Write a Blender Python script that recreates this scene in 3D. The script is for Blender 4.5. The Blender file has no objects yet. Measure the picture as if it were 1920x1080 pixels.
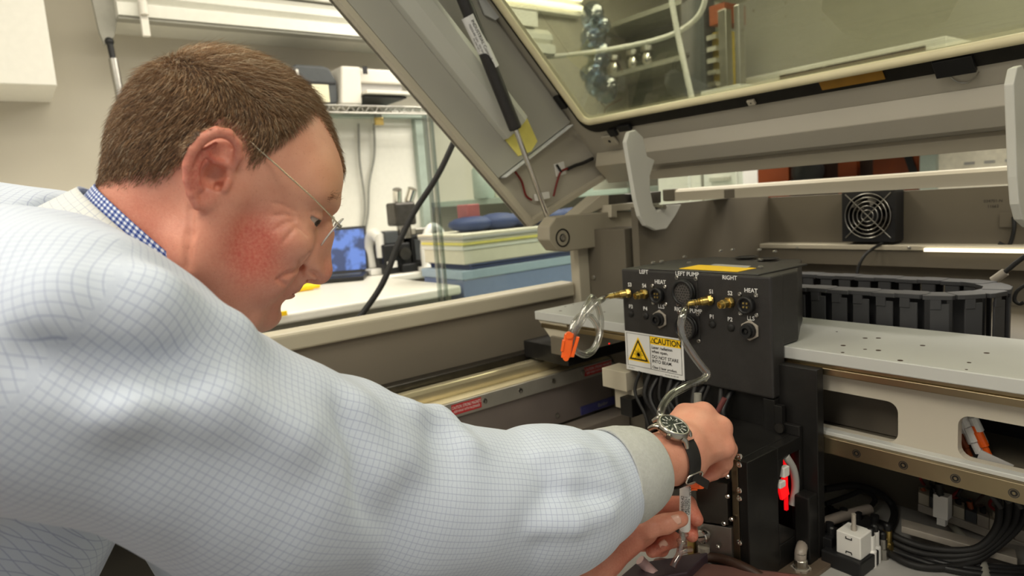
import bpy, bmesh, math, random
import numpy as np
from mathutils import Vector, Matrix
random.seed(7)
rng = np.random.default_rng(7)
scene = bpy.context.scene
COL = scene.collection

# ------------------------------------------------------------ camera
# machine axes: X along the gantry bridge, Y into the machine, Z up
FPX, CX, CY = 1262.0, 960.0, 540.0
AX = np.array([[0.60430531, 0.06106002, -0.79440969],
               [0.79339062, -0.13761778, 0.59295251],
               [-0.07311921, -0.98860155, -0.1316076]])   # world axes seen in (right, down, forward)
EYE = np.array([0.0, 0.0, 1.35])
cam_d = bpy.data.cameras.new('camera')
cam_d.sensor_width = 36.0
cam_d.lens = FPX / 1920 * 36
cam_d.clip_start = 0.02
cam_d.clip_end = 60
cam_d.dof.use_dof = True
cam_d.dof.focus_distance = 0.76
cam_d.dof.aperture_fstop = 7.0
cam = bpy.data.objects.new('camera', cam_d)
COL.objects.link(cam)
R3 = Matrix([[AX[i][0], -AX[i][1], -AX[i][2]] for i in range(3)])
cam.matrix_world = Matrix.Translation(Vector(EYE)) @ R3.to_4x4()
scene.camera = cam

# ------------------------------------------------------------ world, exposure
world = bpy.data.worlds.new('world')
scene.world = world
world.use_nodes = True
bg = world.node_tree.nodes['Background']
bg.inputs[0].default_value = (1.0, 0.965, 0.91, 1)
bg.inputs[1].default_value = 0.38
vs = scene.view_settings
vs.view_transform = 'Standard'
vs.look = 'None'
vs.exposure = -0.08
vs.gamma = 1.0
vs.use_curve_mapping = False

# ------------------------------------------------------------ ceiling lights (the room's fluorescent fixtures)
def ceiling_lamp(x, y, w, l, power, z=2.86):
    d = bpy.data.lights.new('ceiling_lamp', 'AREA')
    d.shape = 'RECTANGLE'; d.size = w; d.size_y = l
    d.energy = power; d.color = (1.0, 0.955, 0.88)
    o = bpy.data.objects.new('ceiling_lamp', d)
    o.location = (x, y, z)
    COL.objects.link(o)
LAMPS = [(-2.0, 0.8, 0.5, 1.6, 15), (-0.2, -1.2, 0.6, 1.6, 24), (0.9, 0.5, 0.6, 1.6, 20),
         (-1.6, -1.5, 0.6, 1.6, 14), (-2.4, 2.7, 0.5, 1.6, 34), (-0.6, 2.8, 0.5, 1.6, 62)]
for a in LAMPS:
    ceiling_lamp(*a)

# ------------------------------------------------------------ helpers
def ray(px, py):
    return AX @ np.array([(px - CX) / FPX, (py - CY) / FPX, 1.0])
def PD(px, py, d):
    return EYE + ray(px, py) * d
def PX(px, py, v):
    r = ray(px, py); return EYE + r * ((v - EYE[0]) / r[0])
def PY(px, py, v):
    r = ray(px, py); return EYE + r * ((v - EYE[1]) / r[1])
def PZ(px, py, v):
    r = ray(px, py); return EYE + r * ((v - EYE[2]) / r[2])

def nrm(v):
    v = np.asarray(v, float); return v / (np.linalg.norm(v) + 1e-12)

def s2l(c):
    return tuple(((x / 255) / 12.92 if x <= 10.3 else (((x / 255) + 0.055) / 1.055) ** 2.4) for x in c)

MATS = {}
def mat(name, rgb, rough=0.5, metal=0.0, noise=0.08, nscale=40.0, bump=0.0, bscale=200.0, emit=None, estr=0.0,
        coat=0.0, sss=0.0, alpha=1.0, trans=0.0, ior=1.45, spec=0.5):
    if name in MATS: return MATS[name]
    m = bpy.data.materials.new(name); m.use_nodes = True
    nt = m.node_tree; b = nt.nodes['Principled BSDF']
    c = s2l(rgb) if max(rgb) > 1 else rgb
    b.inputs['Roughness'].default_value = rough
    b.inputs['Metallic'].default_value = metal
    b.inputs['Specular IOR Level'].default_value = spec
    b.inputs['IOR'].default_value = ior
    b.inputs['Transmission Weight'].default_value = trans
    b.inputs['Coat Weight'].default_value = coat
    tc = nt.nodes.new('ShaderNodeTexCoord')
    if noise > 0:
        n = nt.nodes.new('ShaderNodeTexNoise'); n.inputs['Scale'].default_value = nscale; n.inputs['Detail'].default_value = 5
        nt.links.new(tc.outputs['Object'], n.inputs['Vector'])
        r = nt.nodes.new('ShaderNodeMapRange'); r.inputs[1].default_value = 0.3; r.inputs[2].default_value = 0.7
        r.inputs[3].default_value = 1 - noise; r.inputs[4].default_value = 1 + noise
        nt.links.new(n.outputs['Fac'], r.inputs[0])
        mx = nt.nodes.new('ShaderNodeVectorMath'); mx.operation = 'SCALE'
        mx.inputs[0].default_value = c
        nt.links.new(r.outputs[0], mx.inputs['Scale'])
        nt.links.new(mx.outputs[0], b.inputs['Base Color'])
    else:
        b.inputs['Base Color'].default_value = (*c, 1)
    if bump > 0:
        n2 = nt.nodes.new('ShaderNodeTexNoise'); n2.inputs['Scale'].default_value = bscale; n2.inputs['Detail'].default_value = 3
        nt.links.new(tc.outputs['Object'], n2.inputs['Vector'])
        bp = nt.nodes.new('ShaderNodeBump'); bp.inputs['Strength'].default_value = bump; bp.inputs['Distance'].default_value = 0.002
        nt.links.new(n2.outputs['Fac'], bp.inputs['Height'])
        nt.links.new(bp.outputs[0], b.inputs['Normal'])
    if emit:
        ec = s2l(emit) if max(emit) > 1 else emit
        b.inputs['Emission Color'].default_value = (*ec, 1)
        b.inputs['Emission Strength'].default_value = estr
    MATS[name] = m
    return m

def clear_mat(name, tint, gloss=0.08, rough=0.02, scratches=False):
    m = bpy.data.materials.new(name); m.use_nodes = True
    nt = m.node_tree; nt.nodes.clear()
    out = nt.nodes.new('ShaderNodeOutputMaterial')
    tr = nt.nodes.new('ShaderNodeBsdfTransparent'); tr.inputs[0].default_value = (*tint, 1)
    gl = nt.nodes.new('ShaderNodeBsdfGlossy'); gl.inputs['Roughness'].default_value = rough
    fr = nt.nodes.new('ShaderNodeLayerWeight'); fr.inputs[0].default_value = 0.5
    mr = nt.nodes.new('ShaderNodeMapRange'); mr.inputs[3].default_value = gloss; mr.inputs[4].default_value = min(1, gloss * 7)
    pw = nt.nodes.new('ShaderNodeMath'); pw.operation = 'POWER'; pw.inputs[1].default_value = 3
    nt.links.new(fr.outputs['Facing'], pw.inputs[0])
    nt.links.new(pw.outputs[0], mr.inputs[0])
    mx = nt.nodes.new('ShaderNodeMixShader')
    nt.links.new(mr.outputs[0], mx.inputs[0]); nt.links.new(tr.outputs[0], mx.inputs[1]); nt.links.new(gl.outputs[0], mx.inputs[2])
    last = mx
    if scratches:
        tc = nt.nodes.new('ShaderNodeTexCoord'); mp = nt.nodes.new('ShaderNodeMapping')
        mp.inputs['Scale'].default_value = (3, 160, 160); mp.inputs['Rotation'].default_value = (0.75, 0.0, 0.02)
        n = nt.nodes.new('ShaderNodeTexNoise'); n.inputs['Scale'].default_value = 4; n.inputs['Detail'].default_value = 6
        nt.links.new(tc.outputs['Object'], mp.inputs[0]); nt.links.new(mp.outputs[0], n.inputs['Vector'])
        r2 = nt.nodes.new('ShaderNodeMapRange'); r2.inputs[1].default_value = 0.52; r2.inputs[2].default_value = 0.72
        r2.inputs[3].default_value = 0.02; r2.inputs[4].default_value = 0.15
        nt.links.new(n.outputs['Fac'], r2.inputs[0])
        df = nt.nodes.new('ShaderNodeBsdfDiffuse'); df.inputs[0].default_value = (0.72, 0.70, 0.6, 1)
        m2 = nt.nodes.new('ShaderNodeMixShader')
        nt.links.new(r2.outputs[0], m2.inputs[0]); nt.links.new(mx.outputs[0], m2.inputs[1]); nt.links.new(df.outputs[0], m2.inputs[2])
        last = m2
    nt.links.new(last.outputs[0], out.inputs[0])
    MATS[name] = m
    return m

def tag(o, label=None, cat=None, group=None, kind=None):
    if label: o['label'] = label
    if cat: o['category'] = cat
    if group: o['group'] = group
    if kind: o['kind'] = kind
    return o

def empty(name, loc, label=None, cat=None, group=None, kind=None):
    o = bpy.data.objects.new(name, None)
    o.location = tuple(float(v) for v in loc); o.empty_display_size = 0.02
    COL.objects.link(o)
    return tag(o, label, cat, group, kind)

def set_parent(o, p):
    o.parent = p            # meshes are built in world coordinates: only a thing's Empty carries an offset
    o.matrix_parent_inverse = Matrix.Translation(-Vector(p.location)) if p.parent is None else Matrix.Identity(4)

class MB:
    """collects shapes, builds one mesh object"""
    def __init__(s): s.v = []; s.f = []; s.sm = []; s.mi = []; s.cm = 0
    def add(s, verts, faces, smooth=False):
        o = len(s.v)
        s.v.extend([tuple(float(c) for c in p) for p in verts])
        for f in faces:
            s.f.append([i + o for i in f]); s.sm.append(smooth); s.mi.append(s.cm)
        return s
    def box(s, lo, hi):
        x0, y0, z0 = lo; x1, y1, z1 = hi
        x0, x1 = min(x0, x1), max(x0, x1); y0, y1 = min(y0, y1), max(y0, y1); z0, z1 = min(z0, z1), max(z0, z1)
        return s.add([(x0,y0,z0),(x1,y0,z0),(x1,y1,z0),(x0,y1,z0),(x0,y0,z1),(x1,y0,z1),(x1,y1,z1),(x0,y1,z1)],
              [(0,3,2,1),(4,5,6,7),(0,1,5,4),(1,2,6,5),(2,3,7,6),(3,0,4,7)])
    def obox(s, c, ax, half):
        c = np.array(c, float); ax = [nrm(a) * h for a, h in zip(ax, half)]
        P = [c + sx*ax[0] + sy*ax[1] + sz*ax[2] for sz in (-1,1) for sy, sx in ((-1,-1),(-1,1),(1,1),(1,-1))]
        F = [(0,3,2,1),(4,5,6,7),(0,1,5,4),(1,2,6,5),(2,3,7,6),(3,0,4,7)]
        if np.dot(np.cross(ax[0], ax[1]), ax[2]) < 0: F = [tuple(reversed(f)) for f in F]
        return s.add(P, F)
    def prism(s, poly, d):
        """poly: 3d points of a planar polygon; d: extrusion vector"""
        P = [np.array(p, float) for p in poly]; d = np.array(d, float); n = len(P)
        nn = sum((np.cross(P[i], P[(i+1) % n]) for i in range(n)), np.zeros(3))
        if np.dot(nn, d) > 0: P = P[::-1]
        V = P + [p + d for p in P]
        return s.add(V, [tuple(range(n)), tuple(range(2*n-1, n-1, -1))] + [(i, i+n, (i+1) % n + n, (i+1) % n) for i in range(n)])
    def cyl(s, a, b, r0, r1=None, n=24, cap=True):
        r1 = r0 if r1 is None else r1
        a = np.array(a, float); b = np.array(b, float); t = nrm(b - a)
        u = nrm(np.cross(t, (0, 0, 1) if abs(t[2]) < 0.9 else (1, 0, 0))); w = np.cross(t, u)
        ring = [(math.cos(2*math.pi*i/n), math.sin(2*math.pi*i/n)) for i in range(n)]
        V = [a + (u*c + w*q)*r0 for c, q in ring] + [b + (u*c + w*q)*r1 for c, q in ring]
        s.add(V, [(i, (i+1) % n, (i+1) % n + n, i + n) for i in range(n)], True)
        if cap: s.add(V, [tuple(range(n-1, -1, -1)), tuple(range(n, 2*n))])
        return s
    def lathe(s, a, d, prof, n=24, smooth=True):
        """prof: (distance along d, radius)"""
        a = np.array(a, float); t = nrm(d)
        u = nrm(np.cross(t, (0, 0, 1) if abs(t[2]) < 0.9 else (1, 0, 0))); w = np.cross(t, u)
        V = []
        for h, r in prof:
            for i in range(n):
                q = 2*math.pi*i/n
                V.append(a + t*h + (u*math.cos(q) + w*math.sin(q))*max(r, 1e-5))
        F = []
        for k in range(len(prof)-1):
            for i in range(n):
                F.append((k*n+i, k*n+(i+1) % n, (k+1)*n+(i+1) % n, (k+1)*n+i))
        s.add(V, F, smooth)
        s.add(V, [tuple(range(n-1, -1, -1)), tuple(range((len(prof)-1)*n, len(prof)*n))])
        return s
    def tube(s, pts, r, n=10, closed=False, sub=6, cap=True):
        P = spline(pts, sub, closed) if sub > 1 else np.array(pts, float)
        m = len(P)
        rr = np.full(m, r) if np.isscalar(r) else np.interp(np.linspace(0, 1, m), np.linspace(0, 1, len(r)), r)
        T = np.roll(P, -1, 0) - np.roll(P, 1, 0) if closed else np.gradient(P, axis=0)
        T = T / (np.linalg.norm(T, axis=1, keepdims=True) + 1e-12)
        u = nrm(np.cross(T[0], (0.1, 0.3, 1) if abs(T[0][2]) < 0.9 else (1, 0, 0)))
        V = []
        for i in range(m):
            u = nrm(u - T[i]*np.dot(u, T[i])); w = np.cross(T[i], u)
            for k in range(n):
                q = 2*math.pi*k/n
                V.append(P[i] + (u*math.cos(q) + w*math.sin(q))*rr[i])
        F = []
        for i in range(m if closed else m-1):
            j = (i+1) % m
            for k in range(n):
                F.append((i*n+k, i*n+(k+1) % n, j*n+(k+1) % n, j*n+k))
        s.add(V, F, True)
        if cap and not closed: s.add(V, [tuple(range(n-1, -1, -1)), tuple(range((m-1)*n, m*n))])
        return s
    def sphere(s, c, r, nu=14, nv=9, sc=(1, 1, 1)):
        c = np.array(c, float); V = []
        for j in range(nv+1):
            th = math.pi*j/nv
            for i in range(nu):
                ph = 2*math.pi*i/nu
                V.append(c + np.array([math.sin(th)*math.cos(ph)*sc[0], math.sin(th)*math.sin(ph)*sc[1], math.cos(th)*sc[2]])*r)
        F = [(j*nu+i, (j+1)*nu+i, (j+1)*nu+(i+1) % nu, j*nu+(i+1) % nu) for j in range(nv) for i in range(nu)]
        return s.add(V, F, True)
    def build(s, name, mats, parent=None, bevel=0.0, seg=2, sub=0):
        me = bpy.data.meshes.new(name)
        me.from_pydata(s.v, [], s.f)
        me.polygons.foreach_set('use_smooth', s.sm)
        if not isinstance(mats, (list, tuple)): mats = [mats]
        for m in mats: me.materials.append(m)
        if len(mats) > 1: me.polygons.foreach_set('material_index', s.mi)
        me.update()
        o = bpy.data.objects.new(name, me); COL.objects.link(o)
        if parent is not None: set_parent(o, parent)
        if bevel > 0:
            b = o.modifiers.new('edge', 'BEVEL'); b.width = bevel; b.segments = seg; b.limit_method = 'ANGLE'; b.angle_limit = 0.6
            b.harden_normals = False
        if sub:
            q = o.modifiers.new('smooth', 'SUBSURF'); q.levels = sub; q.render_levels = sub
        return o

def spline(pts, sub=6, closed=False):
    P = np.array([np.array(p, float) for p in pts]); n = len(P); out = []
    if n < 3 and not closed: return np.array([P[0] + (P[-1]-P[0])*t for t in np.linspace(0, 1, sub+1)])
    for i in range(n if closed else n-1):
        if closed: p0, p1, p2, p3 = P[(i-1) % n], P[i], P[(i+1) % n], P[(i+2) % n]
        else: p0, p1, p2, p3 = P[max(i-1, 0)], P[i], P[i+1], P[min(i+2, n-1)]
        for k in range(sub):
            t = k/sub
            out.append(0.5*((2*p1) + (p2-p0)*t + (2*p0-5*p1+4*p2-p3)*t*t + (3*p1-p0-3*p2+p3)*t**3))
    if not closed: out.append(P[-1])
    return np.array(out)

def rrect(cx, cy, hx, hy, r, n=5):
    out = []
    for sx, sy, a0 in ((1, 1, 0), (-1, 1, 90), (-1, -1, 180), (1, -1, 270)):
        for k in range(n+1):
            a = math.radians(a0 + 90*k/n)
            out.append((cx + sx*(hx-r) + r*math.cos(a), cy + sy*(hy-r) + r*math.sin(a)))
    return out

def text_mesh(txt, size, origin, ex, ey, en, name, m, parent, align='CENTER', depth=0.0003, bold=0.0, sx=1.0):
    """flat lettering on a surface; ex along the line, ey up, en out of the surface"""
    cu = bpy.data.curves.new('lettering', 'FONT')
    cu.body = txt; cu.size = size; cu.align_x = align; cu.align_y = 'CENTER'; cu.offset = bold; cu.resolution_u = 3
    to = bpy.data.objects.new('lettering', cu); COL.objects.link(to)
    dg = bpy.context.evaluated_depsgraph_get()
    me0 = to.evaluated_get(dg).to_mesh()
    V = np.array([v.co[:] for v in me0.vertices]).reshape(-1, 3); F = [tuple(p.vertices) for p in me0.polygons]
    to.evaluated_get(dg).to_mesh_clear()
    bpy.data.objects.remove(to); bpy.data.curves.remove(cu)
    ex, ey, en = np.array(ex, float), np.array(ey, float), np.array(en, float); origin = np.array(origin, float)
    W = [origin + ex*p[0]*sx + ey*p[1] + en*depth for p in V]
    b = MB(); b.add(W, F)
    return b.build(name, m, parent)

XA, YA, ZA = np.eye(3)

def dup(o, parent=None, loc=None, rot=None):
    c = o.copy(); COL.objects.link(c)
    if parent is not None: set_parent(c, parent)
    if loc is not None: c.location = loc
    if rot is not None: c.rotation_euler = rot
    return c

def screw(parent, pos, d, r=0.003, name='screw', m=None, h=0.0015, n=12):
    """pan head with a hex socket"""
    b = MB(); d = nrm(d); pos = np.array(pos, float)
    b.lathe(pos, d, [(-0.0005, r), (h*0.6, r), (h, r*0.75), (h, r*0.42), (h*0.3, r*0.40)], n=n, smooth=False)
    return b.build(name, m or MATS['steel'], parent)

# ------------------------------------------------------------ materials
mat('steel', (175, 172, 165), 0.28, 1.0, 0.06)
mat('bright_steel', (225, 222, 215), 0.16, 1.0, 0.05)
mat('rail_steel', (158, 144, 116), 0.34, 1.0, 0.12, 12)
mat('dark_steel', (95, 92, 88), 0.38, 1.0, 0.15)
mat('brass', (204, 178, 108), 0.3, 1.0, 0.08)
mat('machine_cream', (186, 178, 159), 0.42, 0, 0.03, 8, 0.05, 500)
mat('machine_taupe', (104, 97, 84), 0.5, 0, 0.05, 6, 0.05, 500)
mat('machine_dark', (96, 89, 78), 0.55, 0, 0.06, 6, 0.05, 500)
mat('lid_grey', (182, 176, 162), 0.45, 0, 0.04, 6, 0.04, 500)
mat('bridge_white', (188, 189, 185), 0.4, 0, 0.03, 10)
mat('black_paint', (44, 42, 41), 0.42, 0, 0.12, 60, 0.25, 900)
mat('black_metal', (38, 37, 36), 0.36, 0.4, 0.18, 30)
mat('black_plastic', (26, 26, 27), 0.45, 0, 0.1)
mat('black_rubber', (30, 29, 28), 0.6, 0, 0.1)
mat('chain_plastic', (58, 58, 60), 0.5, 0, 0.1, 30)
mat('white_plastic', (232, 230, 224), 0.4, 0, 0.02)
mat('white_print', (235, 235, 232), 0.6, 0, 0.0)
mat('black_print', (22, 22, 22), 0.6, 0, 0.0)
mat('yellow_sign', (250, 205, 20), 0.5, 0, 0.02)
mat('label_white', (222, 222, 220), 0.5, 0, 0.02)
mat('label_grey', (170, 168, 165), 0.5, 0, 0.02)
mat('label_red', (190, 45, 50), 0.5, 0, 0.04)
mat('orange_plastic', (255, 105, 25), 0.4, 0, 0.03, coat=0.2)
mat('seal_cream', (228, 218, 180), 0.5, 0, 0.05, 20)
mat('yellow_paper', (235, 222, 120), 0.6, 0, 0.05)
mat('red_wire', (120, 28, 25), 0.5, 0, 0.05)
mat('wall_paint', (190, 184, 170), 0.75, 0, 0.03, 3, 0.03, 60)
mat('bench_white', (225, 222, 212), 0.35, 0, 0.02)
mat('bench_grey', (150, 148, 138), 0.5, 0, 0.04)
mat('cabinet_white', (224, 222, 214), 0.45, 0, 0.02)
mat('printer_white', (222, 218, 208), 0.45, 0, 0.02)
mat('charcoal', (70, 73, 75), 0.5, 0, 0.05)
mat('board_white', (232, 230, 220), 0.5, 0, 0.02)
mat('green_grey', (165, 178, 168), 0.4, 0, 0.05)
mat('blue_box', (124, 138, 176), 0.6, 0, 0.04)
mat('navy', (45, 60, 105), 0.6, 0, 0.1, 15)
mat('paper', (225, 218, 200), 0.7, 0, 0.05, 30)
mat('orange_brown', (142, 68, 30), 0.5, 0, 0.08, 5)
mat('dark_brown', (60, 40, 30), 0.5, 0, 0.1)
mat('deck_grey', (172, 170, 166), 0.45, 0.1, 0.08, 20)
mat('silver_plastic', (168, 160, 148), 0.4, 0.2, 0.1)
mat('fluorescent', (255, 248, 228), 0.5, 0, 0, emit=(255, 244, 214), estr=5.0)
mat('led_strip', (255, 250, 235), 0.5, 0, 0, emit=(255, 240, 205), estr=2.2)
mat('red_led', (255, 30, 30), 0.5, 0, 0, emit=(255, 16, 24), estr=.8)
clear_mat('lid_glass', (0.64, 0.66, 0.57), 0.10, 0.03, True)
clear_mat('clear_acrylic', (0.90, 0.93, 0.90), 0.05, 0.02)
clear_mat('clear_tube', (0.94, 0.94, 0.92), 0.22, 0.08)
clear_mat('watch_crystal', (0.95, 0.95, 0.94), 0.008, 0.01)
clear_mat('lens_glass', (0.93, 0.93, 0.92), 0.10, 0.01)
# ============================================================ ROOM
M_ = MATS
WX = -3.45
WYB = 4.3
b = MB(); b.box((WX-0.1, -3.0, -0.1), (2.6, WYB+0.1, 0.0)); tag(b.build('floor', mat('floor_vinyl', (120, 116, 108), 0.4, 0, 0.06, 4)), kind='structure')
b = MB(); b.box((WX-0.1, -3.0, 3.0), (2.6, WYB+0.1, 3.1)); tag(b.build('ceiling', mat('ceiling_tile', (205, 202, 192), 0.8, 0, 0.05, 20, 0.2, 120)), kind='structure')
b = MB(); b.box((WX-0.1, -3.0, 0), (WX, WYB, 3.0)); tag(b.build('wall_left', M_['wall_paint']), kind='structure')
b = MB(); b.box((WX, WYB, 0), (2.6, WYB+0.1, 3.0)); tag(b.build('wall_back', mat('wall_back_paint', (170, 166, 150), 0.75, 0, 0.04, 3)), kind='structure')

for i, (x, y, w, l, p) in enumerate(LAMPS):
    e = empty('ceiling_light', (x, y, 3.0), ['fluorescent ceiling light above the white lab bench', 'fluorescent ceiling light above and behind the man', 'fluorescent ceiling light above the machine side of the room', 'fluorescent ceiling light over the open floor behind the man', 'fluorescent ceiling light above the shelving behind lid window', 'fluorescent ceiling light above the far cabinets'][i], 'ceiling light', 'fluorescent lights on the ceiling')
    b = MB(); b.box((x-w/2-.05, y-l/2-.05, 2.93), (x+w/2+.05, y+l/2+.05, 2.999)); b.build('housing', M_['white_plastic'], e, 0.004)
    b = MB(); b.box((x-w/2, y-l/2, 2.905), (x+w/2, y+l/2, 2.93)); b.build('diffuser', M_['fluorescent'], e)

# --- overhead cabinet, top corner
q = PX(108, 160, -3.05)
e = empty('wall_cabinet', (-3.25, -0.2, q[2]), 'plain white overhead wall cabinet above the blank wall', 'cabinet')
b = MB(); b.box((WX, -0.9, q[2]), (-3.07, q[1], 2.75)); b.build('body', M_['cabinet_white'], e, 0.003)
b = MB(); b.box((-3.068, -0.898, q[2]-.0), (-3.05, q[1]-.002, 2.75)); b.build('door', M_['cabinet_white'], e, 0.003)

# --- overhead unit with an aluminium light rail
a0 = PX(222, 40, -3.15); a1 = PX(640, 58, -3.15)
zr = (a0[2]+a1[2])/2
e = empty('overhead_shelf_rail', (-3.3, 1.2, zr), 'pale aluminium rail of the overhead unit above the wall', 'rail')
prof = [(-3.45, zr+.0), (-3.13, zr+.0), (-3.13, zr+.05), (-3.17, zr+.065), (-3.15, zr+.085), (-3.15, zr+.115), (-3.19, zr+.15), (-3.45, zr+.15)]
b = MB(); b.prism([(x, a0[1], z) for x, z in prof], (0, 2.3, 0)); b.build('channel', mat('pale_aluminium', (215, 214, 205), 0.35, 0.2, 0.03), e)
b = MB(); b.box((-3.16, a0[1]+.02, zr+.155), (-3.45, a0[1]+2.2, zr+.24)); b.build('top_panel', M_['cabinet_white'], e)
b = MB(); b.box((-3.14, a0[1], zr-.012), (-3.2, a0[1]+2.3, zr)); b.build('lower_lip', M_['bench_grey'], e)
q = PX(268, 20, -3.1)
b = MB(); b.box(q-[.012, .014, .10], q+[.012, .014, .10]); b.cyl(q+[.02, 0, -.02], q+[.02, 0, .03], .016)
tag(b.build('hanging_clip', M_['printer_white'], None, 0.003), 'small cream clip hanging on the overhead aluminium rail', 'clip')

# --- door stay of the overhead unit
t0 = PX(196, 0, -3.2); t1 = PX(205, 78, -3.2); t2 = PX(212, 110, -3.2); t3 = PX(228, 196, -3.2)
e = empty('cabinet_door_stay', t3, 'metal door stay with black upper end hanging from a grey bracket', 'door stay')
b = MB(); b.prism([PX(168, -20, -3.2), PX(232, -20, -3.2), PX(214, 70, -3.2), PX(196, 85, -3.2), PX(186, 60, -3.2)], (-0.03, 0, 0)); b.build('bracket', M_['bench_grey'], e, 0.003)
b = MB(); b.tube([t1, t2], .012, sub=1); b.sphere(t1, .017); b.build('black_end', M_['black_plastic'], e)
b = MB(); b.tube([t2, t3], .017, sub=1); b.build('rod', M_['steel'], e)
b = MB()
for i in range(9):
    b.sphere(t3+rng.normal(0, .012, 3)+[0, -.01, -.03], .018+.006*rng.random(), 7, 5, rng.uniform(.6, 1.3, 3))
b.build('crumpled_foil', M_['bright_steel'], e)

# --- wire shelf
zs = 1.855; y0, y1 = 1.05, 2.15
e = empty('wire_shelf', (-3.25, 1.6, zs), 'grey wire shelf carrying the printers on the wall', 'shelf')
b = MB()
for x in (-3.43, -3.27, -3.10):
    b.cyl((x, y0, zs-.006), (x, y1, zs-.006), .005, n=8)
b.cyl((-3.10, y0, zs-.04), (-3.10, y1, zs-.04), .005, n=8)
b.build('long_rod', M_['steel'], e)
b = MB()
for i in range(45):
    y = y0+(y1-y0)*i/44; b.cyl((-3.45, y, zs-.002), (-3.10, y, zs-.002), .0025, n=6)
o = b.build('cross_wire', M_['steel'], e); o['kind'] = 'stuff'
b = MB()
for i in range(22):
    ya = y0+(y1-y0)*i/22; yb = y0+(y1-y0)*(i+1)/22
    b.cyl((-3.10, ya, zs-.04), (-3.10, (ya+yb)/2, zs-.006), .0025, n=6); b.cyl((-3.10, (ya+yb)/2, zs-.006), (-3.10, yb, zs-.04), .0025, n=6)
o = b.build('truss_wire', M_['steel'], e); o['kind'] = 'stuff'

# --- dark label printer
c0 = PX(540, 195, -3.12); c1 = PX(636, 195, -3.12); top = PX(590, 122, -3.12)[2]
e = empty('label_printer', ((c0+c1)/2), 'dark grey label printer with cream paper patch on wire shelf', 'printer')
w0, w1 = c0[1], c1[1]; hh = top-zs
prof = [(w0, zs), (w1-.01, zs), (w1, zs+.03), (w1, zs+hh*.62), (w1-.03, zs+hh*.95), (w1-.06, zs+hh), (w0+.06, zs+hh), (w0, zs+hh*.8)]
b = MB(); b.prism([(-3.12, y, z) for y, z in prof], (-0.28, 0, 0)); b.build('body', M_['charcoal'], e, 0.012, 3)
m0 = PX(583, 158, -3.118); m1 = PX(618, 192, -3.118)
b = MB(); b.box((-3.119, m0[1], m1[2]), (-3.112, m1[1], m0[2])); b.build('paper', mat('cream_patch', (226, 220, 190), .6), e)
b = MB(); m0 = PX(553, 130, -3.118); b.box((-3.119, m0[1], m0[2]-.05), (-3.11, m0[1]+.012, m0[2])); b.build('lever', M_['white_plastic'], e)
b = MB(); m0 = PX(575, 154, -3.118); b.box((-3.119, m0[1], m0[2]-.004), (-3.114, w1-.01, m0[2]+.004)); b.build('seam', M_['black_plastic'], e)

# --- white printer
c0 = PX(640, 195, -3.10); c1 = PX(768, 195, -3.10); top = PX(660, 124, -3.10)[2]
e = empty('white_printer', ((c0+c1)/2), 'white desktop printer with dark output slot on wire shelf', 'printer')
w0, w1 = c0[1], c1[1]; hh = top-zs
b = MB(); b.prism([(-3.10, w0+.0, zs), (-3.10, w0+.11, zs), (-3.10, w0+.12, zs+hh), (-3.10, w0+.02, zs+hh)], (-.3, 0, 0)); b.build('side_body', M_['printer_white'], e, .01, 3)
b = MB(); b.box((-3.13, w0+.12, zs+hh*.62), (-3.40, w1, zs+hh)); b.build('top_cover', M_['printer_white'], e, .008)
b = MB(); b.box((-3.15, w0+.12, zs+hh*.2), (-3.40, w1-.01, zs+hh*.62)); b.build('face', M_['label_grey'], e)
b = MB(); b.box((-3.09, w0+.12, zs+.035), (-3.40, w1-.02, zs+hh*.25)); b.build('output_slot', M_['black_plastic'], e)
b = MB(); b.box((-3.06, w0+.12, zs+hh*.27), (-3.40, w1+.01, zs+hh*.36)); b.build('tray', M_['printer_white'], e, .003)
m0 = PX(684, 131, -3.098)
b = MB(); b.box((-3.099, m0[1]-.012, m0[2]-.02), (-3.094, m0[1]+.012, m0[2]+.016)); b.build('display', M_['black_plastic'], e)

# --- framed white board with cables under the shelf
y0, y1 = PX(635, 300, -3.42)[1], PX(778, 300, -3.42)[1]
z1 = PX(700, 222, -3.40)[2]
e = empty('white_board', (-3.43, (y0+y1)/2, 1.0), 'white board with pale green metal frame under wire shelf', 'board')
b = MB(); b.box((-3.445, y0-.5, 1.05), (-3.42, y1, z1)); b.build('panel', M_['board_white'], e)
b = MB(); b.box((-3.445, y0-.5, z1), (-3.36, y1+.07, z1+.05)); b.build('top_rail', M_['green_grey'], e, .003)
b = MB(); b.box((-3.445, y1, 1.05), (-3.38, y1+.06, z1)); b.build('side_post', M_['green_grey'], e, .003)
for lb_, pts in zip(('thin grey cable on the white board, the one closer to the man', 'thin grey cable on the white board hanging below the padlock'), ([(672, 232), (674, 300), (682, 360), (684, 400), (677, 440)], [(701, 232), (702, 290), (692, 345), (690, 400), (683, 440)])):
    b = MB(); b.tube([PX(x, y, -3.40) for x, y in pts], .0065)
    tag(b.build('hanging_cable', mat('cable_grey', (150, 150, 142), .5)), lb_, 'cable', 'grey cables on the white board')
q = PX(710, 224, -3.35)
e = empty('padlock', q, 'small brass padlock on the green frame of the white board', 'padlock')
b = MB(); b.box(q-[.008, .025, .03], q+[.008, .025, .01]); b.build('lock_body', M_['brass'], e, .003)
b = MB(); b.tube([q+[0, -.016, .008], q+[0, -.014, .035], q+[0, 0, .045], q+[0, .014, .035], q+[0, .016, .008]], .004); b.build('shackle', M_['steel'], e)

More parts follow.
